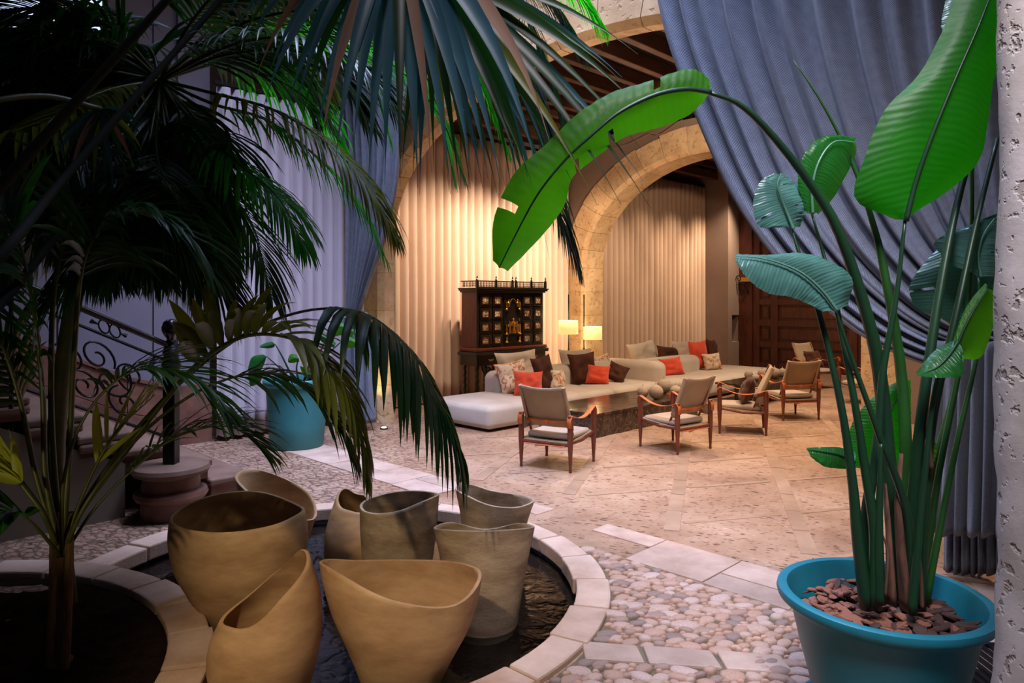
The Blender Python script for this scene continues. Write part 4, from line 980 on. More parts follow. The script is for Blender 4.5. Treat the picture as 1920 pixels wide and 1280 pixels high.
# ceiling spotlights
for i, (u_, v_) in enumerate(((7.5, 7.45), (8.7, 7.45), (9.6, 7.5), (12.7, 7.45))):
    t = thing('ceiling_spotlight', ['small lit ceiling spotlight above the cabinet', 'small ceiling spotlight above the first sofa', 'small ceiling spotlight near the second arch', 'small ceiling spotlight beyond the second arch'][i], 'spotlight', W(u_, v_ + .02, 4.66))
    MB().tube([(0, 0, 0), (0, 0, -.16)], .008, 6).build('stem', M['black'], t); MB().lathe([(.03, -.24), (.035, -.14), (.0, -.14)], 14).build('housing', M['black'], t); MB().lathe([(0, -.243), (.026, -.241), (.0, -.235)], 12).build('lens', M['bulb'], t)
# floor uplight at jamb
p = W(5.15, 7.42); t = thing('floor_uplight', 'small round uplight glowing at the foot of the stone jamb', 'light', (p.x, p.y, 0))
MB().lathe([(.05, 0), (.05, .015), (.036, .018), (.0, .018)], 20).build('housing', M['black'], t); MB().lathe([(0.034, .0185), (.03, .022), (0, .022)], 16).build('lens', M['bulb'], t)
spot('uplight_beam', Vector((p.x - .03, p.y, .06)), Vector((-1.86, 9.35, 1.3)), 45, (1, .78, .35), 75, .8, .03)
gr = thing('drain_grate', 'dark slatted metal grate on the floor behind the large planter', 'grate', (2.08, 3.1, 0))
for k in range(8): MB().box(-.16 + .042 * k, -.14 + .042 * k, -.2, .2, .004, .022).build('slat', M['iron'], gr, smooth=False)
MB().box(-.18, .18, -.22, -.2, .0, .024).box(-.18, .18, .2, .22, 0, .024).build('frame', M['iron'], gr, smooth=False)
# thin loose cable along the hall wall
q = MB(); q.tube(crom([W(10.14, 8.1, 4.42), W(10.12, 7.7, 4.30), W(10.13, 7.2, 4.33), W(10.12, 6.8, 4.42), W(10.13, 6.6, 4.38), W(10.13, 6.2, 4.55)], 30), .006, 5)
tag(q.build('loose_cable', M['palm_dry'], None), 'thin pale cable draped along the wall above the second arch', 'cable')

# ------------------------------------------------ clay jars
def jar(label, px, Y, rx, ry, Hs, rb, prof, mat, zb=-.19, bshift=0.0, tw=0.0, rimpow=1.0, th=.016, rot=0, pins=()):
    X = (px - 960) * Y / F; t = thing('clay_jar', label, 'jar', (X, Y, zb), 0, 'clay jars in the pond')
    n = 72; m = 34; Hs = [h - zb for h in Hs]
    def hh(a):
        k = (a / (2 * PI) * 8) % 8; i = int(k); f = k - i; P = [Hs[(i + j - 1) % 8] for j in range(4)]
        return .5 * ((2 * P[1]) + (P[2] - P[0]) * f + (2 * P[0] - 5 * P[1] + 4 * P[2] - P[3]) * f * f + (3 * P[1] - P[0] - 3 * P[2] + P[3]) * f ** 3)
    def rad(s):   # profile: list of (s, factor of the rim radius)
        for (s0, r0), (s1, r1) in zip(prof, prof[1:]):
            if s <= s1:
                i = [q[0] for q in prof].index(s0); pm = prof[max(i - 1, 0)]; pn = prof[min(i + 2, len(prof) - 1)]
                f = (s - s0) / (s1 - s0); m0 = (r1 - pm[1]) / max(.01, s1 - pm[0]) * (s1 - s0); m1 = (pn[1] - r0) / max(.01, pn[0] - s0) * (s1 - s0)
                return (2 * f ** 3 - 3 * f * f + 1) * r0 + (f ** 3 - 2 * f * f + f) * m0 + (3 * f * f - 2 * f ** 3) * r1 + (f ** 3 - f * f) * m1
        return prof[-1][1]
    def pt(a, s, off):
        k = rad(s); sq = s ** 1.3
        ex = rb * (1 - sq) + rx * sq; ey = rb * (1 - sq) + ry * sq
        ca, sa = math.cos(a + tw * s), math.sin(a + tw * s)
        pk = 1 + sum(am * s ** 2 * math.exp(-(((a - pa + PI) % (2 * PI) - PI) / wd_) ** 2) for pa, am, wd_ in pins)
        x = (ex * k * pk - off) * ca; y = (ey * k * pk - off) * sa
        z = hh(a) * s
        w = 1 + .012 * mn.noise(Vector((ca * 1.5, sa * 1.5, s * 2 + px)))
        return (x * w + bshift * (1 - s), y * w, z)
    q = MB(); rows = []
    for j in range(m + 1): rows.append([pt(2 * PI * k / n, j / m, 0) for k in range(n)])
    rows.append([tuple(Vector(pt(2 * PI * k / n, 1, th * .5)) + Vector((0, 0, .004))) for k in range(n)])
    for j in range(m, 1, -1): rows.append([pt(2 * PI * k / n, j / m, th) for k in range(n)])
    q.grid(rows, True); q.f.append(tuple(range(n))[::-1]); q.f.append(tuple((len(rows) - 1) * n + k for k in range(n)))
    q.build('body', mat, t, auto=60)
    return t
FL = [(0, .80), (.12, .9), (.5, 1.02), (.8, 1.04), (1, 1)]
jar('big pale cone shaped clay jar in front centre of the pond', 758, 3.12, .345, .22, [.415, .415, .405, .425, .476, .462, .385, .345], .14, [(0, .85), (.15, .98), (.6, 1.14), (.85, 1.06), (1, .96)], M['jar'], bshift=-.02, pins=((PI, .12, .35), (-.2, .03, .5)))
jar('largest round bellied clay jar at the left of the pond', 442, 3.75, .345, .245, [.50, .515, .55, .535, .49, .478, .468, .478], .13, [(0, .8), (.25, 1.2), (.55, 1.36), (.8, 1.20), (1, .97)], M['jar'], bshift=.05, pins=((.15, .07, .3),))
jar('tall clay jar with steep slanted opening at front left', 498, 3.0, .188, .165, [.50, .53, .42, .32, .285, .295, .315, .43], .15, [(0, .9), (.28, 1.2), (.55, 1.38), (.8, 1.26), (1, .98)], M['jar'], bshift=.0)
jar('tall straight weathered clay jar at the right of the pond', 908, 3.75, .268, .15, [.425, .41, .365, .415, .42, .44, .448, .445], .165, [(0, .95), (.2, 1.0), (.6, 1.0), (.9, 1.0), (1, 1.0)], M['jar_rough'])
jar('brownish weathered clay jar in the middle of the pond', 746, 4.3, .238, .18, [.44, .43, .42, .40, .385, .37, .385, .43], .185, [(0, .95), (.3, 1.03), (.7, 1.03), (1, .96)], M['jar_rough'], pins=((.1, .10, .3),))
jar('narrow peaked clay jar behind the middle brownish jar', 662, 4.5, .14, .13, [.30, .36, .37, .41, .38, .33, .31, .29], .15, [(0, 1.0), (.3, 1.2), (.6, 1.2), (.85, .95), (1, .75)], M['jar'])
jar('pale clay jar with wavy rim at the back right', 924, 4.6, .255, .16, [.335, .33, .345, .40, .405, .385, .33, .31], .18, [(0, .95), (.3, .95), (.7, .92), (1, .95)], M['jar_rough'], pins=((-.2, .14, .35),))
jar('clay jar with sloping rim behind the largest jar', 518, 4.62, .262, .17, [.215, .33, .42, .49, .49, .44, .33, .23], .15, [(0, .95), (.3, 1.0), (.7, 1.0), (1, 1.0)], M['jar'])
# small fountain jet beside the jars
ft = thing('fountain_jet', 'thin arc of fountain water between the clay jars', 'fountain', at(590, 1110, 4.1))
q = MB(); q.tube([Vector((-.05 + .14 * k / 14, 0, .02 + .20 * math.sin(PI * k / 14))) for k in range(15)], [.010 + .004 * math.sin(k) for k in range(15)], 6); ft.location.z = -.085
q.build('water_arc', M['water'], ft)

# ------------------------------------------------ planters and banana-leaved plants
def planter(label, x, y, prof, matb, soil_z, soil_r, inner, mats=None, saucer=None):
    t = thing('round_planter', label, 'planter', (x, y, 0))
    MB().lathe(prof, 64).build('body', matb, t, auto=50)
    so = MB().lathe([(0.001, soil_z - .03), (soil_r, soil_z - .03), (soil_r * .98, soil_z), (.001, soil_z + .012)], 40).build('soil', M['soil'], t)
    if saucer: MB().lathe(saucer, 48).build('saucer', matb, t, auto=50)
    return t, so
BP = Vector((1.41, 2.7, 0))
bp, bsoil = planter('large teal planter with bark mulch at the lower right', BP.x, BP.y,
    [(.001, .012), (.225, .012), (.235, .03), (.258, .16), (.295, .30), (.325, .44), (.338, .462), (.362, .468), (.374, .48), (.378, .495), (.374, .51), (.358, .517), (.340, .512), (.332, .49), (.315, .40), (.30, .36), (.001, .36)], M['teal'], .40, .286, 0,
    saucer=[(.001, 0), (.27, 0), (.30, .035), (.305, .045), (.295, .045), (.26, .011), (.001, .011)])
chips = []
for sd_ in range(6):
    rr = random.Random(sd_); q = MB(); n = 7
    ring = [((1 + rr.uniform(-.35, .2)) * math.cos(2 * PI * k / n), (.62 + rr.uniform(-.2, .15)) * math.sin(2 * PI * k / n)) for k in range(n)]
    rows = [[(x * .9, y * .9, -.16) for x, y in ring], [(x, y, 0 + rr.uniform(-.05, .05)) for x, y in ring], [(x * .75, y * .75, .2 + rr.uniform(-.08, .08)) for x, y in ring]]
    q.grid(rows, True); q.f += [tuple(range(n))[::-1], tuple(2 * n + k for k in range(n))]
    chips.append((q.data('bark_chip', M['bark'], False), q.data('bark_chip', M['bark2'], False)))
for i in range(295):
    a = R.uniform(0, 2 * PI); r = .285 * math.sqrt(R.random()); s = R.uniform(.022, .046)
    gx, gy = r * math.cos(a), r * math.sin(a); z = .418 + R.uniform(0, .034) + .02 * (1 - r / .3)
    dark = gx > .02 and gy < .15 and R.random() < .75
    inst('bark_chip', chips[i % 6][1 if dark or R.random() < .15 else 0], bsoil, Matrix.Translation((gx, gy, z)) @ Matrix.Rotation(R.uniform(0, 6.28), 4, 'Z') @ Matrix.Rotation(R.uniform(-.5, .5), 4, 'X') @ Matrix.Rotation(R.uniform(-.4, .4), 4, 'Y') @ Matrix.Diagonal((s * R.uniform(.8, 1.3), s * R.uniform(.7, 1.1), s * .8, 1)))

def stemtube(name, pts, r0, r1, mat, par, n=26, flat=.85):
    P = crom([at(*p) for p in pts], n); rad = [r0 + (r1 - r0) * (i / n) ** .8 for i in range(n + 1)]
    q = MB(); q.tube(P, rad, 10, flat=flat); return q.build(name, mat, par, world=True, auto=False)
def bigleaf(par, mid, A, B, mat, Ym, dA=.0, dB=.0, tears=0, seed=1, ns=44, nm=9, rib=.006, ribmat=None, arch=.0, name='leaf'):
    """mid, A, B: matching outlines; Ym depth along the rib, dA/dB how far each edge sits behind (+) or before the rib"""
    k = len(mid); Ys = Ym if hasattr(Ym, '__len__') else [Ym] * k
    dAs = dA if hasattr(dA, '__len__') else [dA] * k; dBs = dB if hasattr(dB, '__len__') else [dB] * k
    Mc = crom([at(x, y, Ys[i]) for i, (x, y) in enumerate(mid)], ns)
    Ac = crom([at(x, y, Ys[i] + dAs[i]) for i, (x, y) in enumerate(A)], ns)
    Bc = crom([at(x, y, Ys[i] + dBs[i]) for i, (x, y) in enumerate(B)], ns)
    rr = random.Random(seed); cuts = {}
    for _ in range(tears): cuts[(rr.randrange(3, ns - 3), rr.random() < .5)] = rr.uniform(.35, .8)
    q = MB(); q.uv = []
    for side, E in ((0, Ac), (1, Bc)):
        prev = None; rows = []
        for j in range(ns + 1):
            row = []
            for i in range(nm + 1):
                s = i / nm; p = Mc[j].lerp(E[j], s)
                w = (E[j] - Mc[j]).length; bow = math.sin(PI * s) * w * .10
                rip = .0025 * math.sin(j * 2.6 + i * .3) * min(1, s * 3) + .006 * mn.noise(Vector((j * .25, s * 3, seed + side * 7))) * s
                p = p + Vector((0, -1, .35)) * (bow + rip)
                row.append(p); q.uv.append((j / ns, s * .5 + .5 * side))
            rows.append(row)
        n = nm + 1; base = len(q.v); q.v += [tuple(p) for r_ in rows for p in r_]
        for j in range(ns):
            cut = cuts.get((j, side == 0), None)
            for i in range(nm):
                if cut is not None and i / nm > 1 - cut: continue
                f = (base + j * n + i, base + j * n + i + 1, base + (j + 1) * n + i + 1, base + (j + 1) * n + i)
                q.f.append(f if side == 0 else f[::-1])
    o = q.build(name, mat, par, world=True, auto=False)
    rb = MB(); rb.tube([p + Vector((0, -.006 if ribmat is None else -.014, 0)) for p in Mc], [rib * (1 - .75 * i / ns) for i in range(ns + 1)], 6)
    rb.build('midrib', ribmat or M['petiole'], o, world=False) if False else _rib(rb, ribmat or M['petiole'], par, o)
    return o
def _rib(rb, mat, par, leaf):
    inv = wm(leaf).inverted(); rb.v = [tuple(inv @ Vector(p)) for p in rb.v]; rb.build('midrib', mat, leaf, auto=False)
bn = thing('banana_leaved_plant', 'tall strelitzia with huge paddle leaves in the large teal planter', 'plant', (BP.x, BP.y, .41))
# stems
S = [([(1640, 1140, 2.66), (1622, 1000, 2.66), (1645, 830, 2.66), (1655, 700, 2.65), (1680, 560, 2.62), (1697, 412, 2.6)], .032, .0075, 'petiole'),
     ([(1690, 1120, 2.72), (1668, 900, 2.72), (1652, 720, 2.70), (1628, 600, 2.66), (1575, 440, 2.6), (1520, 345, 2.56), (1440, 245, 2.5), (1385, 195, 2.47), (1328, 173, 2.45)], .040, .009, 'petiole'),
     ([(1625, 1140, 2.60), (1608, 1010, 2.60), (1598, 900, 2.6), (1575, 750, 2.6), (1535, 585, 2.62), (1500, 480, 2.64), (1485, 430, 2.66)], .030, .005, 'petiole'),
     ([(1640, 1140, 2.58), (1640, 1000, 2.58), (1622, 880, 2.58), (1600, 740, 2.58), (1565, 560, 2.62), (1545, 480, 2.66), (1522, 400, 2.68)], .028, .005, 'petiole'),
     ([(1715, 1140, 2.62), (1700, 960, 2.60), (1650, 820, 2.57), (1600, 680, 2.55), (1567, 583, 2.54)], .024, .0065, 'petiole'),
     ([(1700, 1130, 2.78), (1700, 900, 2.78), (1690, 700, 2.78), (1660, 520, 2.76), (1640, 430, 2.76), (1600, 310, 2.74), (1545, 200, 2.72), (1487, 112, 2.70)], .036, .0015, 'petiole_mid'),
     ([(1705, 1130, 2.70), (1712, 950, 2.68), (1728, 780, 2.65), (1760, 560, 2.68), (1800, 360, 2.76), (1850, 200, 2.84)], .034, .012, 'petiole'),
     ([(1725, 1140, 2.66), (1735, 950, 2.66), (1750, 780, 2.66), (1795, 580, 2.66), (1830, 420, 2.74), (1870, 260, 2.84)], .024, .011, 'petiole'),
     ([(1710, 1150, 2.56), (1722, 1010, 2.56), (1735, 880, 2.56), (1755, 720, 2.56), (1790, 640, 2.56)], .020, .007, 'petiole'),
     ([(1690, 1130, 2.80), (1680, 950, 2.80), (1672, 860, 2.82), (1645, 870, 2.84)], .022, .006, 'petiole_mid'),
     ([(1618, 1130, 2.7), (1608, 980, 2.7), (1600, 900, 2.7), (1598, 868, 2.7)], .018, .006, 'petiole'),
     ([(1726, 1130, 2.76), (1758, 900, 2.82), (1812, 600, 2.9), (1822, 300, 2.92), (1800, 80, 2.9)], .020, .006, 'petiole_mid'),
     ([(1715, 1130, 2.80), (1745, 900, 2.86), (1785, 740, 2.92), (1800, 640, 2.95)], .018, .006, 'petiole_mid'),
     ([(1735, 1130, 2.72), (1790, 850, 2.76), (1836, 640, 2.8), (1835, 520, 2.8)], .018, .006, 'petiole_mid'),
     ([(1650, 1130, 2.56), (1648, 1000, 2.56), (1650, 900, 2.56), (1652, 832, 2.56)], .024, .008, 'petiole')]
for pts, r0, r1, m_ in S: stemtube('stem', pts, r0, r1 * .9, M[m_], bn)
for pts, r0, r1 in (([(1672, 1130, 2.62), (1668, 1040, 2.61), (1664, 960, 2.62), (1660, 905, 2.63)], .028, .006), ([(1700, 1140, 2.64), (1690, 1040, 2.62), (1684, 940, 2.62), (1690, 850, 2.63)], .036, .010), ([(1660, 1120, 2.54), (1664, 1040, 2.54), (1655, 1000, 2.55)], .008, .004), ([(1728, 1140, 2.60), (1726, 1080, 2.59), (1722, 1030, 2.59)], .014, .009), ([(1745, 880, 2.62), (1740, 800, 2.62), (1752, 740, 2.61)], .016, .008)):
    stemtube('dry_sheath', pts, r0, r1, M['husk'], bn, 14, .6)
bigleaf(bn, [(1697, 415), (1716, 340), (1742, 265), (1772, 190), (1802, 120), (1835, 45), (1860, -20)],
        [(1680, 412), (1604, 372), (1622, 292), (1660, 205), (1722, 140), (1768, 55), (1800, -40)],
        [(1712, 400), (1785, 352), (1836, 300), (1852, 230), (1862, 160), (1880, 90), (1890, 0)], M['leaf_vivid'], [2.6, 2.58, 2.55, 2.53, 2.52, 2.52, 2.54], .05, .09, 0, 2, rib=.010)
bigleaf(bn, [(1332, 174), (1285, 168), (1225, 180), (1160, 212), (1108, 255), (1058, 302), (1010, 362), (972, 430), (936, 502)],
        [(1330, 148), (1292, 128), (1225, 150), (1150, 172), (1085, 212), (1018, 275), (962, 328), (926, 410), (924, 488)],
        [(1318, 192), (1288, 218), (1232, 240), (1170, 258), (1112, 300), (1072, 335), (1058, 385), (1018, 440), (952, 508)], M['leaf_bright'], [2.45, 2.43, 2.41, 2.4, 2.4, 2.42, 2.45, 2.5, 2.55], .03, .07, 4, 5, rib=.009)
bigleaf(bn, [(1567, 583), (1538, 545), (1500, 512), (1455, 492), (1415, 483), (1378, 481)],
        [(1590, 572), (1598, 522), (1560, 492), (1505, 474), (1440, 478), (1380, 476)],
        [(1542, 584), (1512, 568), (1478, 556), (1436, 548), (1398, 518), (1380, 490)], M['leaf_blue'], [2.54, 2.52, 2.49, 2.47, 2.46, 2.46], .05, -.02, 0, 8, ribmat=M['petiole_pale'])
bigleaf(bn, [(1485, 430), (1474, 402), (1462, 372), (1455, 348), (1462, 326)],
        [(1474, 425), (1425, 425), (1412, 385), (1424, 342), (1450, 325)],
        [(1500, 426), (1512, 390), (1508, 362), (1486, 340), (1470, 324)], M['leaf_blue'], 2.66, .0, .03, 6, 11, ribmat=M['petiole_pale'])
bigleaf(bn, [(1521, 402), (1520, 355), (1532, 305), (1560, 268), (1600, 268)],
        [(1512, 400), (1496, 340), (1510, 285), (1548, 254), (1606, 258)],
        [(1534, 402), (1562, 372), (1580, 340), (1596, 310), (1606, 285)], M['leaf_dark'], [2.68, 2.66, 2.64, 2.66, 2.7], .0, .08, 0, 12, ribmat=M['petiole_pale'])
bigleaf(bn, [(1800, 640), (1808, 590), (1822, 520), (1845, 440), (1870, 400)],
        [(1775, 600), (1722, 580), (1706, 535), (1745, 480), (1800, 430)],
        [(1830, 640), (1860, 600), (1880, 540), (1890, 470), (1890, 400)], M['leaf_blue'], 2.95, .05, .05, 2, 14, ribmat=M['petiole_pale'])
bigleaf(bn, [(1795, 640), (1776, 668), (1752, 690), (1718, 702)],
        [(1782, 640), (1755, 655), (1735, 676), (1717, 699)],
        [(1806, 662), (1805, 702), (1772, 708), (1720, 705)], M['leaf_dark'], [2.56, 2.52, 2.5, 2.5], .04, -.04, 0, 15)
bigleaf(bn, [(1786, 668), (1802, 625), (1825, 580), (1850, 540)],
        [(1782, 655), (1796, 610), (1818, 565), (1848, 530)],
        [(1800, 672), (1838, 670), (1860, 620), (1870, 560)], M['leaf_bright'], 2.62, .02, .06, 0, 16)
bigleaf(bn, [(1648, 884), (1646, 840), (1660, 790), (1682, 745), (1702, 712)],
        [(1600, 876), (1590, 830), (1602, 785), (1640, 742), (1692, 708)],
        [(1690, 880), (1704, 840), (1708, 790), (1708, 750), (1708, 716)], M['leaf_vivid'], 2.86, .02, .06, 0, 17)
bigleaf(bn, [(1602, 866), (1572, 852), (1542, 846), (1512, 842)],
        [(1602, 846), (1572, 838), (1540, 838), (1511, 839)],
        [(1604, 880), (1570, 878), (1545, 874), (1520, 856)], M['leaf_dark'], 2.72, .04, -.01, 1, 18)
bigleaf(bn, [(1738, 872), (1745, 850), (1752, 828)], [(1730, 868), (1738, 845), (1750, 824)], [(1744, 870), (1754, 858), (1756, 830)], M['leaf_bright'], 2.75, 0, .02, 0, 19)
bigleaf(bn, [(1800, 80), (1808, 40), (1815, -10), (1820, -50)], [(1776, 70), (1765, 50), (1772, 5), (1790, -50)], [(1830, 80), (1840, 40), (1845, 0), (1850, -50)], M['leaf_blue'], 2.9, .02, .05, 0, 20, ribmat=M['petiole_pale'])
bigleaf(bn, [(1835, 520), (1830, 480), (1840, 440), (1860, 410)], [(1790, 500), (1752, 462), (1770, 440), (1810, 425)], [(1870, 520), (1880, 480), (1885, 440), (1880, 410)], M['leaf_blue'], 2.8, .02, .05, 3, 21, ribmat=M['petiole_pale'])
# far planter
FP = Vector((-2.38, 7.85, 0))
fp, fsoil = planter('teal planter standing before the pale mauve curtain', FP.x, FP.y,
    [(.001, .0), (.27, .0), (.285, .02), (.305, .25), (.325, .60), (.33, .67), (.352, .685), (.362, .715), (.358, .745), (.345, .755), (.325, .75), (.318, .71), (.31, .62), (.001, .62)], M['teal_light'], .66, .31, 0)
yp = thing('young_plant', 'small green leafy plant growing in the far teal planter', 'plant', (FP.x, FP.y, .66))
for st_, lf in (([(545, 712, 7.85), (500, 665, 7.85), (498, 690, 7.85), (482, 668, 7.85)], None),):
    pass
def small(st_, mid, A, B, m_='leaf_dark'):
    stemtube('stem', st_, .014, .006, M['petiole'], yp, 14, 1)
    bigleaf(yp, mid, A, B, M[m_], st_[-1][2], .04, .02, 0, int(mid[0][0]), 14, 4, .006)
small([(548, 715, 7.8), (530, 695, 7.75), (500, 668, 7.7)], [(500, 668), (485, 682), (466, 698)], [(492, 664), (472, 670), (464, 694)], [(498, 675), (488, 695), (468, 700)], 'leaf_dark')
small([(545, 715, 7.9), (520, 700, 7.85), (493, 695, 7.8)], [(493, 694), (482, 706), (470, 724)], [(480, 692), (466, 700), (468, 722)], [(492, 702), (488, 716), (474, 724)], 'leaf_dark')
small([(552, 715, 7.9), (530, 670, 7.9), (516, 645, 7.9)], [(516, 645), (503, 648), (487, 651)], [(510, 640), (500, 642), (488, 647)], [(515, 650), (505, 653), (490, 652)], 'leaf_dark')
small([(560, 715, 7.9), (556, 690, 7.9), (560, 672, 7.9)], [(560, 672), (550, 672), (540, 678)], [(556, 664), (545, 664), (540, 672)], [(562, 678), (550, 680), (542, 680)], 'leaf_bright')
small([(575, 715, 7.9), (590, 690, 7.9), (570, 688, 7.9)], [(570, 688), (576, 696), (576, 710)], [(562, 686), (566, 698), (574, 710)], [(576, 686), (582, 698), (578, 712)], 'leaf_bright')
small([(580, 715, 7.8), (600, 660, 7.8), (622, 620, 7.8)], [(622, 620), (640, 612), (664, 622)], [(618, 612), (640, 604), (664, 618)], [(624, 632), (642, 628), (664, 628)], 'leaf_bright')
small([(585, 715, 7.8), (610, 670, 7.8), (640, 640, 7.8)], [(640, 640), (656, 638), (676, 646)], [(640, 630), (656, 628), (674, 642)], [(642, 650), (656, 652), (676, 650)], 'leaf_bright')
small([(570, 715, 7.7), (590, 650, 7.7), (600, 628, 7.7)], [(600, 628), (612, 634), (628, 648)], [(600, 622), (616, 626), (630, 644)], [(598, 636), (608, 644), (626, 652)], 'leaf_dark')

# ------------------------------------------------ palms
def frond(par, pts, n=46, L=.42, w=.014, t0=.35, a0=62, a1=18, droop=.9, rr=.007, mat='palm_dark', stem='palmstem', seed=1, lift=.25, sides=(1, -1), world=False, one=1.0, name='frond'):
    R2 = random.Random(seed); P = crom([p if world else at(*p) for p in pts], 60)
    hd = Vector((P[-1].x - P[0].x, P[-1].y - P[0].y, 0))
    hd = hd.normalized() if hd.length > .05 else Vector((1, 0, 0))
    q = MB(); q.tube(P, [rr * (1.25 - 1.0 * i / 60) for i in range(61)], 6)
    fo = q.build(name, M[stem], par, world=True, auto=False)
    q = MB()
    for i in range(n):
        s = (i + .5) / n; t = t0 + (1 - t0) * s; k = min(59, int(t * 60)); T = (P[k + 1] - P[k]).normalized(); p = P[k].lerp(P[k + 1], t * 60 - k)
        Nn = Vector((0, 0, 1)) + hd * .55 ; Nn = (Nn - T * Nn.dot(T)).normalized(); S_ = T.cross(Nn)
        for sg in sides:
            lf = lift * (1 if lift < .5 else max(0, 1 - 2.2 * s)); wq = w * (1 if lift < .5 else 1 - .62 * s); A = math.radians(a0 + (a1 - a0) * s + R2.uniform(-6, 6)); l = L * (.45 + .55 * math.sin(PI * min(1, .12 + .88 * s) ** .8)) * R2.uniform(.86, 1.08)
            if s > .85: l *= 1 - (s - .85) * 2.5
            d = T * math.cos(A) + S_ * (sg * math.sin(A)) + Nn * (lf * R2.uniform(.5, 1.3)); d.normalize()
            wd = d.cross(Nn).normalized(); nrm = wd.cross(d); c = p.copy(); m = 5; dd = droop * R2.uniform(.7, 1.25) * (1 if lift < .5 else .25 + 1.6 * s)
            base = len(q.v)
            for j in range(m + 1):
                f = j / m; ww = wq * [.35, .85, 1, .92, .6, .04][j]
                q.v += [tuple(c - wd * ww + nrm * ww * .35), tuple(c), tuple(c + wd * ww + nrm * ww * .35)]
                d = (d + Vector((0, 0, -1)) * (dd / m * (.4 + f * 1.1))).normalized(); c = c + d * (l / m)
                if (wd - d * wd.dot(d)).length > .05: wd = (wd - d * wd.dot(d)).normalized()
                nrm = wd.cross(d)
            for j in range(m):
                b = base + j * 3; q.f += [(b, b + 1, b + 4, b + 3), (b + 1, b + 2, b + 5, b + 4)]
    o = q.build('leaflets', M[mat], fo, auto=False); o['kind'] = 'stuff'
    iv = wm(par).inverted(); o.data.vertices.foreach_set('co', [c for v_ in q.v for c in (iv @ Vector(v_))]); o.data.update()
    return fo
def fan(par, hub, Y, angs, lens, w, mat, seed=1, droop=.5, toward=-.15, stempts=None, name='fan_leaf'):
    """segments radiating from a hub; angs in degrees in the leaf's own plane"""
    R2 = random.Random(seed); h = at(hub[0], hub[1], Y); q = MB()
    if stempts: q.tube(crom([at(*p) for p in stempts], 20), .012, 6)
    else: q.tube([h + Vector((0, .15, .2)), h], .01, 6)
    fo = q.build(name, M['palmstem'], par, world=True, auto=False); segs = []
    n = len(angs)
    iv = wm(par).inverted()
    for i, (a, l) in enumerate(zip(angs, lens)):
        q = MB(); a = math.radians(a + R2.uniform(-1.5, 1.5)); l = l * Y / F * R2.uniform(.93, 1.05)
        d = Vector((math.cos(a), toward + R2.uniform(-.12, .12), math.sin(a))).normalized(); c = h.copy()
        wd = Vector((-math.sin(a), R2.uniform(-.35, .35), math.cos(a))).normalized(); m = 12; ww0 = w * R2.uniform(.8, 1.15)
        for j in range(m + 1):
            f = j / m; ww = ww0 * max(.03, (.12 + 1.0 * math.sin(PI * min(1, f) ** .62)) * (1 - f ** 3))
            nn = d.cross(wd)
            q.v += [tuple(iv @ (c - wd * ww + nn * ww * .4)), tuple(iv @ c), tuple(iv @ (c + wd * ww + nn * ww * .4))]
            d = (d + Vector((0, 0, -1)) * (droop / m * (.3 + f))).normalized(); c = c + d * (l / m); wd = (wd - d * wd.dot(d)).normalized()
        for j in range(m):
            b = j * 3; q.f += [(b, b + 1, b + 4, b + 3), (b + 1, b + 2, b + 5, b + 4)]
        mm = mat if not isinstance(mat, (list, tuple)) else mat[i % len(mat)]
        q.build('leaf_segment', M[mm], fo, auto=False)
    return fo

KP = at(112, 1252, 3.14); KP.z = .02
kp = thing('kentia_palm', 'slender palm rising from the soil bed at the lower left', 'palm', KP)
q = MB(); q.tube(crom([KP, at(112, 1200, 3.13), at(114, 1120, 3.12), at(116, 1040, 3.1)], 16), [.060, .046, .040, .036] + [.036 - .0006 * i for i in range(13)], 10); q.build('trunk', M['palmtrunk'], kp, world=True)
for bx in ((96, 1240), (125, 1245)):
    q = MB(); q.tube(crom([at(bx[0] - 4, 1258, 3.1), at(bx[0], 1200, 3.09), at(bx[0] + 4, 1080, 3.08), at(bx[0] + 6, 960, 3.08)], 10), .018, 7); q.build('trunk_sheath', M['palmtrunk'], kp, world=True)
K0 = (116, 1045, 3.1)
frond(kp, [K0, (150, 960, 3.1), (225, 860, 3.12), (305, 755, 3.15), (385, 670, 3.2), (470, 628, 3.25), (560, 640, 3.25), (630, 700, 3.2), (672, 790, 3.18), (692, 900, 3.15)], 30, .44, .034, .42, 76, 14, 1.3, .013, 'palm_olive', seed=3, lift=1.3)
frond(kp, [K0, (160, 940, 3.2), (260, 800, 3.3), (370, 690, 3.4), (480, 615, 3.5), (590, 580, 3.55), (690, 590, 3.5), (775, 665, 3.45), (830, 765, 3.4), (866, 850, 3.4)], 46, .62, .021, .60, 86, 34, 2.8, .010, 'palm_dark', seed=4, lift=.05)
frond(kp, [K0, (170, 930, 3.0), (280, 800, 3.1), (400, 720, 3.2), (520, 700, 3.3), (610, 760, 3.3), (660, 850, 3.3)], 34, .42, .012, .55, 50, 14, 1.3, .008, 'palm_dark', seed=24, lift=.1)
frond(kp, [K0, (100, 860, 3.1), (96, 700, 3.1), (105, 520, 3.1), (150, 380, 3.15), (240, 330, 3.2), (340, 380, 3.2), (400, 470, 3.2)], 44, .40, .013, .45, 60, 20, 1.2, .012, 'palm_dark', seed=5)
frond(kp, [K0, (130, 850, 3.0), (140, 650, 2.95), (160, 480, 2.9), (230, 400, 2.9), (330, 430, 2.9), (400, 520, 2.9)], 44, .42, .013, .45, 60, 20, 1.1, .011, 'palm_dark', seed=6)
frond(kp, [K0, (70, 900, 3.0), (40, 760, 2.9), (0, 640, 2.8), (-60, 560, 2.8), (-140, 600, 2.8)], 30, .4, .016, .4, 60, 20, 1.0, .011, 'palm_dark', seed=7)
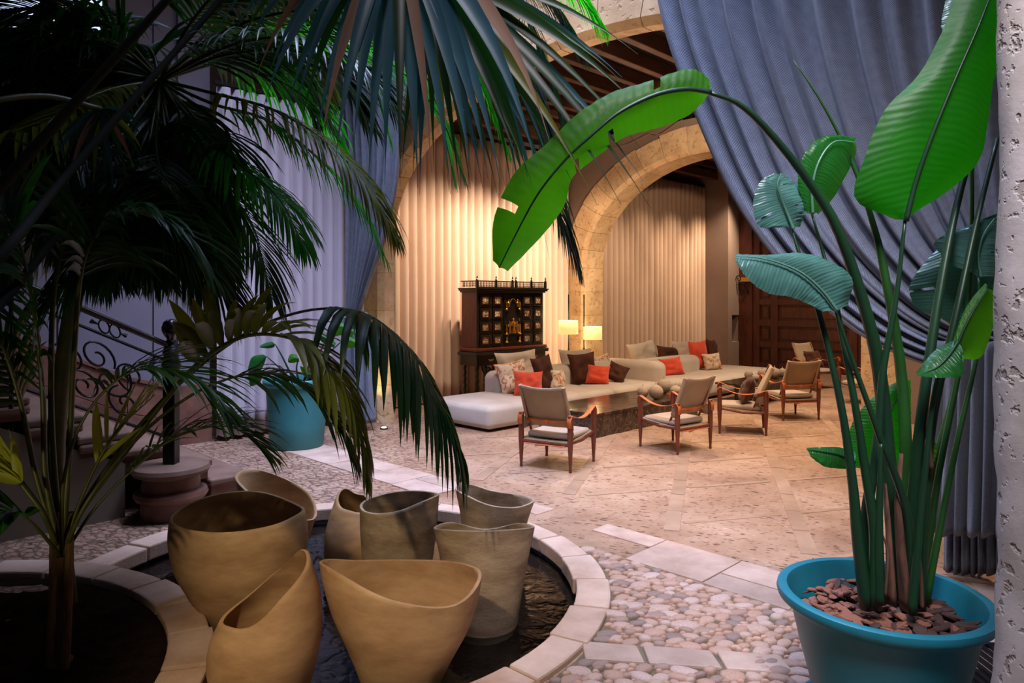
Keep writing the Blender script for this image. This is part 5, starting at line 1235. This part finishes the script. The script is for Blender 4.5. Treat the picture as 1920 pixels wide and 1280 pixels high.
frond(kp, [K0, (86, 900, 3.0), (80, 740, 2.9), (60, 560, 2.8), (20, 420, 2.7), (-60, 360, 2.7)], 34, .4, .014, .4, 60, 20, 1.0, .012, 'palm_dark', seed=8)
frond(kp, [K0, (180, 950, 3.1), (250, 880, 3.1), (330, 820, 3.1), (430, 800, 3.1), (500, 850, 3.1)], 30, .36, .009, .35, 45, 12, .9, .006, 'palm_dark', seed=9)
frond(kp, [K0, (120, 900, 2.9), (160, 780, 2.85), (240, 700, 2.8), (340, 700, 2.8), (420, 770, 2.8)], 36, .36, .008, .5, 50, 12, 1.0, .007, 'palm_dark', seed=10)
frond(kp, [K0, (60, 980, 2.8), (20, 960, 2.7), (-30, 1000, 2.6)], 12, .25, .02, .4, 50, 20, .6, .007, 'palm_dark', seed=12)
fan(kp, (40, 905), 2.9, [92 + 9 * k for k in range(8)], [110, 112, 118, 120, 118, 112, 105, 95], .020, 'palm_yellow', 3, .1, stempts=[(105, 1020, 3.05), (80, 960, 2.95), (40, 905, 2.9)])
frond(kp, [K0, (150, 940, 3.05), (210, 820, 3.0), (290, 740, 3.0)], 10, .3, .012, .5, 30, 10, .2, .008, 'palm_yellow', seed=14)

# tall feather palm whose crown fills the upper left
TB = Vector((-2.35, 3.75, 0)); CRN = at(300, 150, 3.9)
tp = thing('feather_palm', 'tall dark feather palm whose crown fills the upper left', 'palm', (TB.x, TB.y, .02))
q = MB(); q.tube(crom([TB + Vector((0, 0, .02)), at(104, 850, 3.7), at(150, 500, 3.75), at(230, 260, 3.85), at(300, 150, 3.9)], 30), [.05 - .0007 * i for i in range(31)], 10); q.build('trunk', M['palmstem'], tp, world=True)
C0 = (300, 150, 3.9)
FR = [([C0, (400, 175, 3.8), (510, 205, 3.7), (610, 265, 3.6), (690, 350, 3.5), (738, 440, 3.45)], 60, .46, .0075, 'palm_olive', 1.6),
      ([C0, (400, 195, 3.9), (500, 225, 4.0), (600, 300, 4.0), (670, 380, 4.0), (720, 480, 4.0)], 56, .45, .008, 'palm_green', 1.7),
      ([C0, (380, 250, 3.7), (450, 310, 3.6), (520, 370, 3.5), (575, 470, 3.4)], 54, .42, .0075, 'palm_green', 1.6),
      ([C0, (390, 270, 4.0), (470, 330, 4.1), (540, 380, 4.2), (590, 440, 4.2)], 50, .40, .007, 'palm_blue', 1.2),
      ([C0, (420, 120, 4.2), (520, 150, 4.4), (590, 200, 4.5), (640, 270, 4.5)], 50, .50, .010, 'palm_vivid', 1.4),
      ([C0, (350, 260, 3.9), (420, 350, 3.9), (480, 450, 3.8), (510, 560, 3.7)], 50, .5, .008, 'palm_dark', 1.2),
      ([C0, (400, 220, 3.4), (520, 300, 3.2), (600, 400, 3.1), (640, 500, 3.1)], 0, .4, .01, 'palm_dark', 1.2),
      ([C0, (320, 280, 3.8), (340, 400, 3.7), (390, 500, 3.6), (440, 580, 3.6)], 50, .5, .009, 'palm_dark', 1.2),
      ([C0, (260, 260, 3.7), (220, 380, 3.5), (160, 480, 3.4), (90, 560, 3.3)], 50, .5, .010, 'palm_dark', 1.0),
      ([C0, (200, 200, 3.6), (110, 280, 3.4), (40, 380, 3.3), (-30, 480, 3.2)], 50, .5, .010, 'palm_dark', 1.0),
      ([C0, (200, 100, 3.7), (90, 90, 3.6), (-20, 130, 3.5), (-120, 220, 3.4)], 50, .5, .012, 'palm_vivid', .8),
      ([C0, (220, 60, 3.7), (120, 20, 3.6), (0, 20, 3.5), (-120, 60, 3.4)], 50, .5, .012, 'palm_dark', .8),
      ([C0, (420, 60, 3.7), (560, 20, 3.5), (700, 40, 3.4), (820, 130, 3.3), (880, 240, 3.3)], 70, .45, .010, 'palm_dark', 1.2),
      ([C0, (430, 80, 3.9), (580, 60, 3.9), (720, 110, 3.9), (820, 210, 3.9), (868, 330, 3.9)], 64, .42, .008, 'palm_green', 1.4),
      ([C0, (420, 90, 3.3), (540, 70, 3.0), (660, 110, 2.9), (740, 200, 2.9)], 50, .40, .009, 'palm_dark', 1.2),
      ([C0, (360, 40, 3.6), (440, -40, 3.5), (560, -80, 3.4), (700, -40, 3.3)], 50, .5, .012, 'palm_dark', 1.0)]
for i, (pts, n, L, w, mt, dr) in enumerate(FR):
    if n: frond(tp, pts, n, L, w, .22, 60, 16, dr, .009, mt, seed=40 + i, lift=.15)
RF = random.Random(21)
for i in range(80):
    a = math.radians(RF.uniform(120, 405)); ln = RF.uniform(230, 400); Y1 = RF.uniform(3.0, 4.6)
    ex = C0[0] + ln * math.cos(a) * 1.0; ey = C0[1] - ln * math.sin(a) * .55 + 60
    cx = C0[0] + RF.uniform(-90, 90); cy = C0[1] + RF.uniform(-70, 110)
    pts = [(C0[0], C0[1], 3.9), ((cx + ex) / 2, (cy + ey) / 2 - 50, (3.9 + Y1) / 2), (ex, ey, Y1), (ex + .3 * (ex - cx), ey + RF.uniform(70, 150), Y1)]
    if (ex > 500 and ey > 130) or (ex > 400 and ey > 170): continue
    frond(tp, pts, 44, RF.uniform(.4, .55), RF.uniform(.010, .018), .18, 60, 18, 1.1, .009, 'palm_dark' if RF.random() < .85 else 'palm_olive', seed=100 + i, lift=.15)
for i in range(46):
    x0 = RF.uniform(60, 430); y0 = RF.uniform(260, 420); Y0 = RF.uniform(3.2, 4.4); sg = RF.choice((-1, 1, 1))
    pts = [(300, 150, 3.9), (x0, y0 - 60, Y0), (x0 + sg * 60, y0 + 20, Y0), (x0 + sg * 120, y0 + 110, Y0)]
    if pts[-1][0] > 430: continue
    frond(tp, pts, 46, RF.uniform(.36, .5), RF.uniform(.008, .011), .3, 58, 16, 1.3, .008, 'palm_dark', seed=200 + i, lift=.1)

# fan palm reaching in from outside the left edge; its leaves hang over the centre
FB = Vector((-3.0, 1.9, .02)); fpalm = thing('fan_palm', 'fan palm with long drooping blue green leaves overhead', 'palm', FB)
q = MB(); q.tube([FB, FB + Vector((0, 0, 1.4)), FB + Vector((.2, .1, 2.2))], [.1, .09, .07], 10); q.build('trunk', M['palmtrunk'], fpalm, world=True)
tr = FB + Vector((.2, .1, 2.2))
trp = (960 + tr.x * F / tr.y, HY + (H - tr.z) * F / tr.y, tr.y)
A1 = [188 + 7.2 * k for k in range(18)]
fan(fpalm, (745, -150), 2.35, [186 + 5.4 * k for k in range(26)], [400, 410, 420, 420, 430, 430, 430, 440, 440, 450, 460, 470, 480, 490, 500, 505, 505, 505, 510, 520, 530, 540, 545, 550, 540, 500], .023,
    ['palm_blue', 'palm_blue', 'palm_dark', 'palm_blue', 'palm_dry', 'palm_blue', 'palm_blue'], 5, 1.7, stempts=[(-700, -100, 2.0), (-100, -260, 2.1), (400, -240, 2.2), (745, -150, 2.35)])
fan(fpalm, (800, -60), 2.6, [262 + 3.6 * k for k in range(24)], [390, 400, 420, 400, 420, 430, 440, 440, 450, 450, 470, 480, 490, 500, 540, 560, 600, 600, 560, 520, 480, 460, 440, 420], .019,
    ['palm_dark', 'palm_dark', 'palm_blue', 'palm_dark', 'palm_olive'], 6, .7, stempts=[(-700, -100, 2.0), (0, -300, 2.2), (500, -260, 2.4), (800, -60, 2.6)])
fan(fpalm, (880, -10), 2.8, [286 + 2.2 * k for k in range(9)], [420, 460, 500, 520, 500, 480, 460, 400, 360], .012,
    ['palm_dark', 'palm_blue'], 7, .9, stempts=[(-700, -100, 2.0), (0, -320, 2.3), (560, -260, 2.6), (880, -10, 2.8)])
fan(fpalm, (190, 205), 2.9, [205 + 12 * k for k in range(14)], [110, 130, 150, 160, 160, 165, 160, 165, 160, 150, 140, 130, 120, 110], .012,
    ['palm_dark', 'palm_blue', 'palm_dark', 'palm_dry', 'palm_dark', 'palm_olive'], 8, 1.6, stempts=[(-260, 260, 2.3), (-60, 200, 2.5), (80, 180, 2.7), (190, 205, 2.9)])
for k, pts in enumerate(([(-260, 640, 2.0), (0, 350, 2.15), (170, 160, 2.3), (420, -120, 2.6)], [(-220, 700, 2.0), (0, 480, 2.2), (150, 300, 2.6), (520, -120, 3.4)], [(-220, 760, 2.1), (-20, 590, 2.5), (120, 420, 3.1), (300, 160, 3.9)])):
    stemtube('leaf_stalk', pts, .026, .014, M['petiole_dark'], fpalm)
# second tall feather palm beyond, with bright fronds by the front arch
SB = Vector((-3.05, 3.9, .0)); sp = thing('feather_palm', 'second feather palm with bright green tips near the front arch', 'palm', SB)
q = MB(); q.tube(crom([SB, at(-60, 500, 3.9), at(100, 0, 4.2), at(420, -260, 4.4)], 20), .05, 9); q.build('trunk', M['palmstem'], sp, world=True)
D0 = (420, -260, 4.4)
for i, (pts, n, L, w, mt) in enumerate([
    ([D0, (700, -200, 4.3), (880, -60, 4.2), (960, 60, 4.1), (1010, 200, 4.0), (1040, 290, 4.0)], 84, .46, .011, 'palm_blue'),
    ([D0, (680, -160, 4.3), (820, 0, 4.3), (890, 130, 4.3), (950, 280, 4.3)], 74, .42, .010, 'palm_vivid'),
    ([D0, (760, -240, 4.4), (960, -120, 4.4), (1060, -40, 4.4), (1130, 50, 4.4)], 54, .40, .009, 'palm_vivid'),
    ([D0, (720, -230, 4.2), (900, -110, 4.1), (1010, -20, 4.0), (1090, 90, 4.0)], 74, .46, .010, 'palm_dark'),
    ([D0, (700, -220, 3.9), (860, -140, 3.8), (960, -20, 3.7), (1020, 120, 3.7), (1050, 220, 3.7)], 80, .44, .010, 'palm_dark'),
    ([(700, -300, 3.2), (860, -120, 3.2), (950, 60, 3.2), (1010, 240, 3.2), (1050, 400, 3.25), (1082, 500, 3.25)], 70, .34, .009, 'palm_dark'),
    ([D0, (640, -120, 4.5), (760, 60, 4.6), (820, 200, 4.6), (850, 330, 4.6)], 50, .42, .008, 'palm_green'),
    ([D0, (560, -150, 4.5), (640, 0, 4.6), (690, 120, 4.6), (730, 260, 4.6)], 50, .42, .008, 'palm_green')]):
    frond(sp, pts, n, L, w, .4, 55, 16, 1.2, .009, mt, seed=300 + i, lift=.12)
